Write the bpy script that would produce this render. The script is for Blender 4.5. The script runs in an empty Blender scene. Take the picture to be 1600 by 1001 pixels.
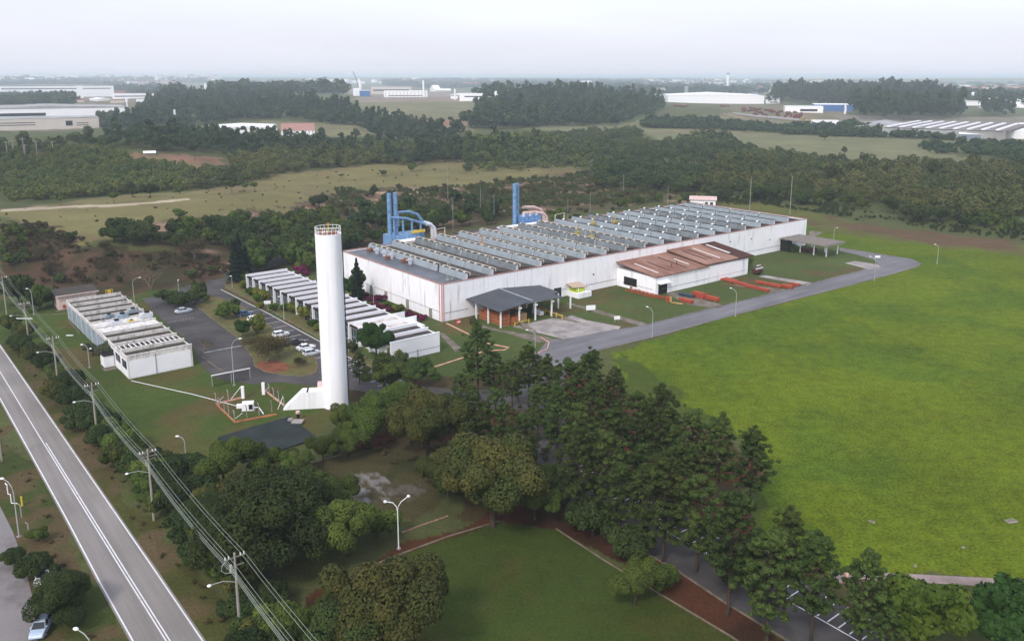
import bpy, math, random
import numpy as np

scene = bpy.context.scene
COL = scene.collection
RAD = math.radians

# ------------------------------------------------------------------ camera
F, CX, CY, CAMH = 1320.0, 800.0, 400.0, 62.0      # photo pixels
PITCH = math.atan(280 / F)
SP, CP = math.sin(PITCH), math.cos(PITCH)
cd = bpy.data.cameras.new('camera')
cam = bpy.data.objects.new('camera', cd); COL.objects.link(cam)
cam.location = (0, 0, CAMH); cam.rotation_euler = (math.pi / 2 - PITCH, 0, 0)
cd.sensor_width = 36; cd.lens = F / 1600 * 36; cd.shift_y = -100.5 / 1600
cd.clip_start = 1; cd.clip_end = 60000
scene.camera = cam

# ------------------------------------------------------------------ world, sun, exposure
SUN_EL, SUN_AZ = 44, 205
w = bpy.data.worlds.new('World'); scene.world = w; w.use_nodes = True
nt = w.node_tree; nt.nodes.clear()
out = nt.nodes.new('ShaderNodeOutputWorld'); bg = nt.nodes.new('ShaderNodeBackground')
bg2 = nt.nodes.new('ShaderNodeBackground'); add = nt.nodes.new('ShaderNodeAddShader')
sky = nt.nodes.new('ShaderNodeTexSky'); sky.sky_type = 'NISHITA'; sky.sun_disc = False
sky.sun_elevation = RAD(SUN_EL); sky.sun_rotation = RAD(SUN_AZ); sky.dust_density = 4; sky.air_density = 1.2
bg.inputs[1].default_value = 0.05
nt.links.new(sky.outputs[0], bg.inputs[0])
# the cloud deck: a pale grey sheet a little brighter towards the zenith, with faint mottling
tc = nt.nodes.new('ShaderNodeTexCoord'); sx = nt.nodes.new('ShaderNodeSeparateXYZ')
nt.links.new(tc.outputs['Generated'], sx.inputs[0])
mr = nt.nodes.new('ShaderNodeMapRange'); mr.inputs[1].default_value = 0.0; mr.inputs[2].default_value = 0.45
nt.links.new(sx.outputs[2], mr.inputs[0])
mp = nt.nodes.new('ShaderNodeMapping'); mp.inputs['Scale'].default_value = (1, 1, 7)
nz = nt.nodes.new('ShaderNodeTexNoise'); nz.inputs['Scale'].default_value = 3.2; nz.inputs['Detail'].default_value = 5
nt.links.new(tc.outputs['Generated'], mp.inputs[0]); nt.links.new(mp.outputs[0], nz.inputs['Vector'])
mix = nt.nodes.new('ShaderNodeMix'); mix.data_type = 'RGBA'
mix.inputs[6].default_value = (0.735, 0.75, 0.85, 1); mix.inputs[7].default_value = (0.66, 0.70, 0.81, 1)
nt.links.new(mr.outputs[0], mix.inputs[0])
mul = nt.nodes.new('ShaderNodeMix'); mul.data_type = 'RGBA'; mul.blend_type = 'MULTIPLY'; mul.inputs[0].default_value = 1
mr2 = nt.nodes.new('ShaderNodeMapRange'); mr2.inputs[1].default_value = .3; mr2.inputs[2].default_value = .7
mr2.inputs[3].default_value = .95; mr2.inputs[4].default_value = 1.04
nt.links.new(nz.outputs[0], mr2.inputs[0]); nt.links.new(mix.outputs[2], mul.inputs[6]); nt.links.new(mr2.outputs[0], mul.inputs[7])
nt.links.new(mul.outputs[2], bg2.inputs[0]); bg2.inputs[1].default_value = 0.80
nt.links.new(bg.outputs[0], add.inputs[0]); nt.links.new(bg2.outputs[0], add.inputs[1]); nt.links.new(add.outputs[0], out.inputs[0])
sl = bpy.data.lights.new('sun', 'SUN'); so = bpy.data.objects.new('sun', sl); COL.objects.link(so)
sl.energy = 1.5; sl.angle = RAD(10); sl.color = (1, .96, .9)
so.rotation_euler = (RAD(90 - SUN_EL), 0, RAD(180 - SUN_AZ))
vs = scene.view_settings; vs.view_transform = 'Standard'; vs.look = 'None'; vs.exposure = 0.43; vs.gamma = 1
scene.cycles.volume_bounces = 3
scene.cycles.max_bounces = 6

# ------------------------------------------------------------------ numbers and projections
def lin(c):
    return tuple(((v / 255) / 12.92 if v / 255 <= .04045 else ((v / 255 + .055) / 1.055) ** 2.4) for v in c)

def _hash(ix, iy, s):
    h = (ix.astype(np.int64) * 374761393 + iy.astype(np.int64) * 668265263 + s * 1442695041) & 0xffffffff
    h = ((h ^ (h >> 13)) * 1274126177) & 0xffffffff
    return ((h ^ (h >> 16)) & 0xffff) / 65535.0

def vnoise(x, y, sc, s=0):
    x = np.asarray(x, float) / sc; y = np.asarray(y, float) / sc
    ix, iy = np.floor(x), np.floor(y); fx, fy = x - ix, y - iy
    fx = fx * fx * (3 - 2 * fx); fy = fy * fy * (3 - 2 * fy)
    a, b = _hash(ix, iy, s), _hash(ix + 1, iy, s); c, d = _hash(ix, iy + 1, s), _hash(ix + 1, iy + 1, s)
    return (a * (1 - fx) + b * fx) * (1 - fy) + (c * (1 - fx) + d * fx) * fy

def sstep(a, b, v):
    t = np.clip((v - a) / (b - a), 0, 1); return t * t * (3 - 2 * t)

BUMPS = [(-318, 600, 21, 105, 80), (-560, 1850, 26, 420, 480), (95, 1650, 17, 330, 380), (840, 1950, 14, 420, 420),
         (-250, 1300, 8, 250, 250)]

def terrain(x, y):
    x = np.asarray(x, float); y = np.asarray(y, float)
    D = np.hypot(x, y); h = np.zeros_like(D)
    far = sstep(430, 560, D)
    for bx, by, a, sx_, sy_ in BUMPS:
        h = h + far * a * np.exp(-((x - bx) / sx_) ** 2 - ((y - by) / sy_) ** 2)
    h = h + 6.5 * sstep(258, 300, y + (vnoise(x, y, 40, 3) - .5) * 22) * (1 - sstep(400, 520, D)) * (1 - sstep(-130, -85, x)) * (y > 0)
    h = h + far * sstep(600, 1500, D) * (vnoise(x, y, 420, 5) - .35) * 9
    r = sstep(5200, 9500, D) * (y > 0)
    side = np.clip((x / np.maximum(D, 1)), -1, 1)
    h = h + r * (20 + 24 * vnoise(x, y, 2600, 7) + 9 * vnoise(x, y, 900, 8) + 16 * np.clip(-side * 2, 0, 1))
    return h

def ray(px, py):
    a = (px - CX) / F; b = (py - CY) / F
    return a, CP - b * SP, -(SP + b * CP)

def GT(px, py):                                  # ground point seen at a pixel of the photo
    a, b, c = ray(px, py)
    if c > -0.002: c = -0.002
    lo, t0 = None, 60.0
    t = t0
    while t < 30000:
        z = CAMH + c * t
        if z < float(terrain(a * t, b * t)): break
        lo = t; t *= 1.02
    if lo is None: lo = t0
    hi = t
    for _ in range(14):
        m = (lo + hi) / 2
        if CAMH + c * m < float(terrain(a * m, b * m)): hi = m
        else: lo = m
    return a * hi, b * hi

def G(px, py, z=0.0):                            # point at height z on the level site
    a, b, c = ray(px, py); t = (z - CAMH) / c
    return a * t, b * t

AZ = RAD(51.5)
UX, UY = math.sin(AZ), math.cos(AZ)
OX, OY = G(691, 503)
ROT = math.pi / 2 - AZ                           # local x = along the long factory wall, local y = along the short one
def W(u, v): return OX + u * UX - v * UY, OY + u * UY + v * UX

# ------------------------------------------------------------------ object helpers
def tag(o, label=None, cat=None, group=None, kind=None):
    if label: o['label'] = label
    if cat: o['category'] = cat
    if group: o['group'] = group
    if kind: o['kind'] = kind
    return o

def thing(name, label, cat, loc=(0, 0, 0), rz=0.0, group=None):
    o = bpy.data.objects.new(name, None); COL.objects.link(o)
    o.location = loc if len(loc) == 3 else (loc[0], loc[1], 0); o.rotation_euler = (0, 0, rz); o.empty_display_size = 1
    return tag(o, label, cat, group)

def kids(o): return [c for c in bpy.data.objects if c.parent is o]

class Tree(dict): pass
CH = {}
def copy_tree(o, parent=None):
    c = o.copy(); COL.objects.link(c)
    if parent is not None: c.parent = parent
    lst = []
    for ch in CH.get(o.name, []): lst.append(copy_tree(ch, c))
    CH[c.name] = lst
    return c

class MB:
    def __init__(s): s.v = []; s.f = []
    def box(s, x0, x1, y0, y1, z0, z1):
        n = len(s.v)
        s.v += [(x0, y0, z0), (x1, y0, z0), (x1, y1, z0), (x0, y1, z0), (x0, y0, z1), (x1, y0, z1), (x1, y1, z1), (x0, y1, z1)]
        s.f += [(n, n+3, n+2, n+1), (n+4, n+5, n+6, n+7), (n, n+1, n+5, n+4), (n+1, n+2, n+6, n+5), (n+2, n+3, n+7, n+6), (n+3, n, n+4, n+7)]
        return s
    def hexa(s, p):                                # 8 corners, bottom ring then top ring
        n = len(s.v); s.v += list(p)
        s.f += [(n, n+3, n+2, n+1), (n+4, n+5, n+6, n+7), (n, n+1, n+5, n+4), (n+1, n+2, n+6, n+5), (n+2, n+3, n+7, n+6), (n+3, n, n+4, n+7)]
        return s
    def prism(s, pts, z0, z1):
        n = len(s.v); k = len(pts)
        s.v += [(p[0], p[1], z0) for p in pts] + [(p[0], p[1], z1) for p in pts]
        s.f.append(tuple(range(n + k - 1, n - 1, -1))); s.f.append(tuple(range(n + k, n + 2 * k)))
        for i in range(k): j = (i + 1) % k; s.f.append((n + i, n + j, n + k + j, n + k + i))
        return s
    def xprism(s, pts, x0, x1):                    # profile in (y,z) pushed along x
        n = len(s.v); k = len(pts)
        s.v += [(x0, p[0], p[1]) for p in pts] + [(x1, p[0], p[1]) for p in pts]
        s.f.append(tuple(range(n + k - 1, n - 1, -1))); s.f.append(tuple(range(n + k, n + 2 * k)))
        for i in range(k): j = (i + 1) % k; s.f.append((n + i, n + j, n + k + j, n + k + i))
        return s
    def yprism(s, pts, y0, y1):                    # profile in (x,z) pushed along y
        n = len(s.v); k = len(pts)
        s.v += [(p[0], y0, p[1]) for p in pts] + [(p[0], y1, p[1]) for p in pts]
        s.f.append(tuple(range(n, n + k))); s.f.append(tuple(range(n + 2 * k - 1, n + k - 1, -1)))
        for i in range(k): j = (i + 1) % k; s.f.append((n + j, n + i, n + k + i, n + k + j))
        return s
    def tube(s, pts, r, n=8, cap=True):
        pts = [np.array(p, float) for p in pts]; rr = r if isinstance(r, (list, tuple)) else [r] * len(pts)
        base = len(s.v); up = np.array((0.13, 0.31, .94))
        for i, p in enumerate(pts):
            d = pts[min(i + 1, len(pts) - 1)] - pts[max(i - 1, 0)]; d /= (np.linalg.norm(d) + 1e-9)
            a = np.cross(d, up); 
            if np.linalg.norm(a) < .2: a = np.cross(d, (1, 0, 0))
            a /= np.linalg.norm(a); b = np.cross(d, a)
            for k in range(n):
                t = 2 * math.pi * k / n; q = p + rr[i] * (a * math.cos(t) + b * math.sin(t)); s.v.append(tuple(q))
        for i in range(len(pts) - 1):
            for k in range(n):
                j = (k + 1) % n
                s.f.append((base + i*n + k, base + i*n + j, base + (i+1)*n + j, base + (i+1)*n + k))
        if cap:
            s.f.append(tuple(base + k for k in range(n - 1, -1, -1))); e = base + (len(pts) - 1) * n
            s.f.append(tuple(e + k for k in range(n)))
        return s
    def ball(s, c, r, n=8, m=6, sz=1.0):
        base = len(s.v)
        for i in range(m + 1):
            th = math.pi * i / m
            for k in range(n):
                ph = 2 * math.pi * k / n
                s.v.append((c[0] + r*math.sin(th)*math.cos(ph), c[1] + r*math.sin(th)*math.sin(ph), c[2] + r*sz*math.cos(th)))
        for i in range(m):
            for k in range(n):
                j = (k + 1) % n; s.f.append((base+i*n+k, base+(i+1)*n+k, base+(i+1)*n+j, base+i*n+j))
        return s
    def parts(s, name, m, parent=None):                 # every loose piece becomes a part of its own
        par = list(range(len(s.v)))
        def fd(a):
            while par[a] != a: par[a] = par[par[a]]; a = par[a]
            return a
        for f in s.f:
            for k in f[1:]: par[fd(k)] = fd(f[0])
        g = {}
        for f in s.f: g.setdefault(fd(f[0]), []).append(f)
        o = None
        for fs in g.values():
            b = MB(); ix = {}
            for f in fs:
                for k in f:
                    if k not in ix: ix[k] = len(b.v); b.v.append(s.v[k])
            b.f = [tuple(ix[k] for k in f) for f in fs]; o = b.build(name, m, parent)
        return o
    def build(s, name, m, parent=None, smooth=False, loc=None, rz=None):
        me = bpy.data.meshes.new(name); me.from_pydata(s.v, [], s.f); me.update()
        me.materials.append(m)
        if smooth:
            for p in me.polygons: p.use_smooth = True
        o = bpy.data.objects.new(name, me); COL.objects.link(o)
        if parent is not None: o.parent = parent; CH.setdefault(parent.name, []).append(o)
        if loc is not None: o.location = loc
        if rz is not None: o.rotation_euler = (0, 0, rz)
        return o

def bx(name, m, parent, *e): return MB().box(*e).build(name, m, parent)

def np_quads(name, Q, tint, m, parent=None):       # Q (n,4,3), tint (n,)
    n = len(Q); me = bpy.data.meshes.new(name)
    me.vertices.add(n * 4); me.vertices.foreach_set('co', Q.reshape(-1).astype(np.float32))
    me.loops.add(n * 4); me.loops.foreach_set('vertex_index', np.arange(n * 4, dtype=np.int32))
    me.polygons.add(n); me.polygons.foreach_set('loop_start', np.arange(0, n * 4, 4, dtype=np.int32))
    me.update(calc_edges=True)
    at = me.attributes.new('tint', 'FLOAT', 'POINT'); at.data.foreach_set('value', np.repeat(tint, 4).astype(np.float32))
    me.materials.append(m)
    o = bpy.data.objects.new(name, me); COL.objects.link(o)
    if parent is not None: o.parent = parent; CH.setdefault(parent.name, []).append(o)
    return o

# ------------------------------------------------------------------ materials
MC = {}
def pm(name, c, rough=.8, var=.18, vs=.6, c2=None, c2s=.35, c2t=.55, stretch=(1, 1, 1), rot=None, fine=0.0, fs=9, bump=0.0, bs=8, metal=0.0, spec=.3, c2w=.12):
    if name in MC: return MC[name]
    m = bpy.data.materials.new(name); m.use_nodes = True; t = m.node_tree; N = t.nodes; L = t.links
    b = N['Principled BSDF']; b.inputs['Roughness'].default_value = rough; b.inputs['Metallic'].default_value = metal
    b.inputs['Specular IOR Level'].default_value = spec
    tc = N.new('ShaderNodeTexCoord'); col = None
    rgb = N.new('ShaderNodeRGB'); rgb.outputs[0].default_value = (*lin(c), 1); col = rgb.outputs[0]
    if c2 is not None:
        mp = N.new('ShaderNodeMapping'); mp.inputs['Scale'].default_value = stretch; L.new(tc.outputs['Object'], mp.inputs[0])
        if rot is not None: mp.vector_type = 'TEXTURE'; mp.inputs['Rotation'].default_value = (0, 0, rot)
        n2 = N.new('ShaderNodeTexNoise'); n2.inputs['Scale'].default_value = c2s; n2.inputs['Detail'].default_value = 6; n2.inputs['Roughness'].default_value = .65
        L.new(mp.outputs[0], n2.inputs['Vector'])
        mr = N.new('ShaderNodeMapRange'); mr.inputs[1].default_value = c2t - c2w; mr.inputs[2].default_value = c2t + c2w; L.new(n2.outputs[0], mr.inputs[0])
        mx = N.new('ShaderNodeMix'); mx.data_type = 'RGBA'; L.new(mr.outputs[0], mx.inputs[0]); L.new(col, mx.inputs[6])
        mx.inputs[7].default_value = (*lin(c2), 1); col = mx.outputs[2]
    n1 = N.new('ShaderNodeTexNoise'); n1.inputs['Scale'].default_value = vs; n1.inputs['Detail'].default_value = 5
    L.new(tc.outputs['Object'], n1.inputs['Vector'])
    mr1 = N.new('ShaderNodeMapRange'); mr1.inputs[1].default_value = .25; mr1.inputs[2].default_value = .75
    mr1.inputs[3].default_value = 1 - var; mr1.inputs[4].default_value = 1 + var; L.new(n1.outputs[0], mr1.inputs[0])
    mm = N.new('ShaderNodeMix'); mm.data_type = 'RGBA'; mm.blend_type = 'MULTIPLY'; mm.inputs[0].default_value = 1
    L.new(col, mm.inputs[6]); L.new(mr1.outputs[0], mm.inputs[7]); col = mm.outputs[2]
    if fine > 0:
        n3 = N.new('ShaderNodeTexNoise'); n3.inputs['Scale'].default_value = fs; n3.inputs['Detail'].default_value = 3; L.new(tc.outputs['Object'], n3.inputs['Vector'])
        mr3 = N.new('ShaderNodeMapRange'); mr3.inputs[1].default_value = .3; mr3.inputs[2].default_value = .7
        mr3.inputs[3].default_value = 1 - fine; mr3.inputs[4].default_value = 1 + fine; L.new(n3.outputs[0], mr3.inputs[0])
        m3 = N.new('ShaderNodeMix'); m3.data_type = 'RGBA'; m3.blend_type = 'MULTIPLY'; m3.inputs[0].default_value = 1
        L.new(col, m3.inputs[6]); L.new(mr3.outputs[0], m3.inputs[7]); col = m3.outputs[2]
    L.new(col, b.inputs['Base Color'])
    if bump > 0:
        nb = N.new('ShaderNodeTexNoise'); nb.inputs['Scale'].default_value = bs; nb.inputs['Detail'].default_value = 4; L.new(tc.outputs['Object'], nb.inputs['Vector'])
        bp = N.new('ShaderNodeBump'); bp.inputs['Strength'].default_value = bump; bp.inputs['Distance'].default_value = .1
        L.new(nb.outputs[0], bp.inputs['Height']); L.new(bp.outputs[0], b.inputs['Normal'])
    MC[name] = m; return m

def leafmat(name, a, b_, c3=None, trans=.18):
    if name in MC: return MC[name]
    m = bpy.data.materials.new(name); m.use_nodes = True; t = m.node_tree; N = t.nodes; L = t.links
    b = N['Principled BSDF']; b.inputs['Roughness'].default_value = .75; b.inputs['Specular IOR Level'].default_value = .15
    at = N.new('ShaderNodeAttribute'); at.attribute_name = 'tint'
    oi = N.new('ShaderNodeObjectInfo')
    mx = N.new('ShaderNodeMix'); mx.data_type = 'RGBA'; mx.inputs[6].default_value = (*lin(a), 1); mx.inputs[7].default_value = (*lin(b_), 1)
    L.new(at.outputs['Fac'], mx.inputs[0])
    hs = N.new('ShaderNodeHueSaturation')
    m1 = N.new('ShaderNodeMapRange'); m1.inputs[3].default_value = .486; m1.inputs[4].default_value = .515; L.new(oi.outputs['Random'], m1.inputs[0])
    ml = N.new('ShaderNodeMath'); ml.operation = 'MULTIPLY'; ml.inputs[1].default_value = 7.31; L.new(oi.outputs['Random'], ml.inputs[0])
    fr = N.new('ShaderNodeMath'); fr.operation = 'FRACT'; L.new(ml.outputs[0], fr.inputs[0])
    m2 = N.new('ShaderNodeMapRange'); m2.inputs[3].default_value = .75; m2.inputs[4].default_value = 1.3; L.new(fr.outputs[0], m2.inputs[0])
    L.new(m1.outputs[0], hs.inputs['Hue']); L.new(m2.outputs[0], hs.inputs['Value']); L.new(mx.outputs[2], hs.inputs['Color'])
    L.new(hs.outputs[0], b.inputs['Base Color'])
    tr = N.new('ShaderNodeBsdfTranslucent'); L.new(hs.outputs[0], tr.inputs[0])
    ms = N.new('ShaderNodeMixShader'); ms.inputs[0].default_value = trans; L.new(b.outputs[0], ms.inputs[1]); L.new(tr.outputs[0], ms.inputs[2])
    L.new(ms.outputs[0], N['Material Output'].inputs[0])
    MC[name] = m; return m

M_white = pm('painted white wall', (243, 243, 247), .7, .04, .15, c2=(196, 194, 196), c2s=.55, c2t=.66, stretch=(1, 1, .16), spec=.25)
M_tower = pm('painted tower concrete', (246, 246, 250), .7, .03, .1, c2=(222, 221, 224), c2s=.5, c2t=.6, stretch=(1, 1, .06), spec=.25)
M_facw = pm('stained white panel', (242, 241, 245), .75, .04, .2, c2=(188, 184, 186), c2s=.62, c2t=.655, stretch=(1, 1, .13), fine=.03, fs=3, c2w=.09)
M_weath = pm('weathered white concrete', (214, 210, 206), .85, .08, .4, c2=(122, 116, 108), c2s=1.1, c2t=.62, stretch=(1, 1, .5), fine=.08, fs=6, bump=.2)
M_plain = pm('plain white coat', (238, 238, 242), .7, .04, .4)
M_redtrim = pm('red trim', (142, 92, 84), .8, .2, .6, c2=(190, 160, 150), c2s=2, c2t=.55)
M_groove = pm('panel joint', (120, 118, 120), .9, .15, 1)
M_roofdk = pm('wet roof membrane', (66, 68, 76), .38, .25, .12, c2=(88, 90, 98), c2s=.12, c2t=.52, fine=.08, fs=3, spec=.5)
M_roofbr = pm('brown roof felt', (86, 76, 72), .85, .2, .3, c2=(60, 54, 52), c2s=.5, c2t=.5, fine=.12, fs=4)
M_face2 = pm('dull grey ribbed sheet', (126, 134, 140), .6, .14, .5, c2=(104, 108, 110), c2s=.8, c2t=.52, stretch=(1, .6, .2))
M_face = pm('light grey ribbed sheet', (150, 160, 168), .5, .1, .35, c2=(132, 140, 144), c2s=.7, c2t=.6, stretch=(1, .6, .2), spec=.4)
M_cream = pm('cream cap', (196, 188, 172), .8, .15, .8, c2=(150, 140, 124), c2s=1.4, c2t=.6)
M_dark = pm('dark opening', (26, 24, 24), .9, .1, 1)
M_glass = pm('dark window glass', (34, 40, 48), .35, .2, .6, spec=.25)
M_slab = pm('grey roof slab', (84, 76, 76), .85, .2, .5, c2=(54, 48, 48), c2s=.8, c2t=.5, fine=.15, fs=5)
M_conc = pm('pale concrete', (158, 150, 148), .9, .14, .25, c2=(118, 112, 108), c2s=.22, c2t=.55, fine=.08, fs=4, bump=.1)
M_concp = pm('pinkish paving', (150, 132, 130), .9, .14, .25, c2=(112, 100, 96), c2s=.3, c2t=.55, fine=.1, fs=4)
M_concd = pm('dirty concrete', (122, 112, 102), .9, .2, .4, c2=(74, 66, 56), c2s=.5, c2t=.55, fine=.12, fs=4, bump=.15)
M_paler = pm('pale roof coat', (206, 198, 196), .85, .1, .5, c2=(160, 148, 144), c2s=.6, c2t=.55)
M_kerb = pm('kerb stone', (122, 110, 96), .9, .2, .8, c2=(84, 74, 60), c2s=.6, c2t=.56)
M_kerbor = pm('orange kerb', (188, 120, 84), .9, .2, .8, c2=(110, 70, 50), c2s=1.1, c2t=.56)
M_kerbpk = pm('pink kerb', (206, 158, 138), .9, .12, .8, c2=(160, 110, 90), c2s=.6, c2t=.6)
M_hway = pm('highway asphalt', (138, 132, 129), .9, .13, .09, c2=(112, 107, 104), c2s=.55, c2t=.54, c2w=.2, stretch=(26, .9, 1), rot=math.atan2(26.4, -20.7), fine=.08, fs=5, bump=.1, bs=20)
M_asph = pm('site road asphalt', (116, 114, 118), .88, .14, .12, c2=(88, 86, 90), c2s=.4, c2t=.56, c2w=.16, stretch=(14, 1.2, 1), rot=RAD(38.5), fine=.09, fs=3, bump=.1, bs=20)
M_park = pm('parking asphalt', (82, 78, 78), .88, .14, .06, c2=(60, 56, 56), c2s=.09, c2t=.5, fine=.08, fs=3, bump=.1, bs=20)
M_line = pm('road paint', (216, 214, 218), .8, .08, 1, c2=(150, 146, 148), c2s=.7, c2t=.68)
M_lineold = pm('worn road paint', (178, 176, 180), .8, .1, 1, c2=(96, 92, 94), c2s=.9, c2t=.52)
M_blue = pm('blue painted steel', (118, 154, 190), .5, .12, .5, c2=(84, 118, 160), c2s=1.2, c2t=.55, spec=.4)
M_blued = pm('deep blue sheet', (74, 108, 152), .5, .15, .5, c2=(110, 150, 196), c2s=1.6, c2t=.5)
M_pipe = pm('silver duct', (196, 198, 206), .45, .08, .6, spec=.5)
M_pink = pm('pinkish duct', (212, 184, 178), .7, .12, .8, c2=(150, 96, 84), c2s=1.4, c2t=.62)
M_charc = pm('charcoal canopy sheet', (66, 70, 76), .55, .08, .15, c2=(56, 59, 64), c2s=.25, c2t=.5, spec=.4)
M_rust = pm('rusty roof sheet', (150, 116, 102), .85, .14, .25, c2=(116, 76, 62), c2s=.16, c2t=.5, stretch=(1, .35, 1), fine=.08, fs=3)
M_rustd = pm('dark rust roof sheet', (84, 46, 38), .85, .15, .3, c2=(60, 36, 32), c2s=.5, c2t=.5)
M_orange = pm('orange painted steel', (168, 74, 48), .7, .2, .9, c2=(126, 58, 42), c2s=1.2, c2t=.58)
M_brick = pm('orange crates', (162, 98, 60), .8, .2, 1.5, c2=(140, 74, 44), c2s=1.6, c2t=.52, stretch=(1, 1, 2.5))
M_wood = pm('pale timber', (178, 142, 96), .8, .15, 1.2)
M_yellow = pm('yellow paint', (206, 176, 52), .7, .1, 1)
M_post = pm('galvanised pole', (160, 164, 160), .6, .08, 1)
M_cpole = pm('concrete pole', (146, 142, 132), .9, .1, .8, c2=(112, 106, 96), c2s=.8, c2t=.6, stretch=(1, 1, .3))
M_lampw = pm('lamp head', (232, 234, 232), .4, .03, 1)
M_wire = pm('aluminium wire', (150, 156, 150), .6, .05, 1)
M_wood2 = pm('grey timber', (120, 112, 104), .9, .15, .9)
M_bark = pm('bark', (74, 62, 52), .95, .25, 1.2, c2=(50, 42, 36), c2s=2, c2t=.5, stretch=(1, 1, .3))
M_barkp = pm('bark pale', (120, 108, 94), .95, .25, 1.2)
M_redsoil = pm('red soil', (132, 78, 56), .95, .18, .4, c2=(98, 60, 42), c2s=.5, c2t=.5, fine=.1, fs=4)
M_tank = pm('dark membrane', (40, 46, 46), .85, .14, .2, c2=(50, 55, 55), c2s=.25, c2t=.5, spec=.1)
M_pinkw = pm('pinkish wall', (212, 190, 184), .8, .06, .5, c2=(170, 140, 130), c2s=1, c2t=.62)
M_bluegrey = pm('blue grey panel', (150, 164, 176), .7, .08, .5, c2=(104, 112, 116), c2s=.8, c2t=.58, stretch=(1, 1, .3))
M_beige = pm('beige wall', (196, 188, 180), .8, .06, .1)
M_greyroof = pm('far grey roof', (166, 166, 166), .7, .1, .02, c2=(132, 126, 126), c2s=.03, c2t=.55)
M_redroof = pm('red tile roof', (150, 92, 76), .8, .15, .1)
M_blueroof = pm('blue sheet roof', (66, 104, 160), .6, .1, .1)
M_khaki = pm('khaki wall', (110, 102, 76), .9, .12, .5)
M_grassk = pm('island grass', (86, 90, 48), .95, .25, .5, c2=(100, 78, 50), c2s=.22, c2t=.55, fine=.22, fs=5, bump=.4, bs=6)
M_lawnk = pm('mown lawn sheet', (76, 92, 44), .95, .22, .3, c2=(92, 82, 50), c2s=.12, c2t=.6, fine=.2, fs=5, bump=.4, bs=6)

# ------------------------------------------------------------------ ground sheet
def inpoly(x, y, poly):
    ins = np.zeros(x.shape, bool); n = len(poly); j = n - 1
    for i in range(n):
        xi, yi = poly[i]; xj, yj = poly[j]
        if yi != yj:
            c = ((yi > y) != (yj > y)) & (x < (xj - xi) * (y - yi) / (yj - yi) + xi); ins ^= c
        j = i
    return ins

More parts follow.
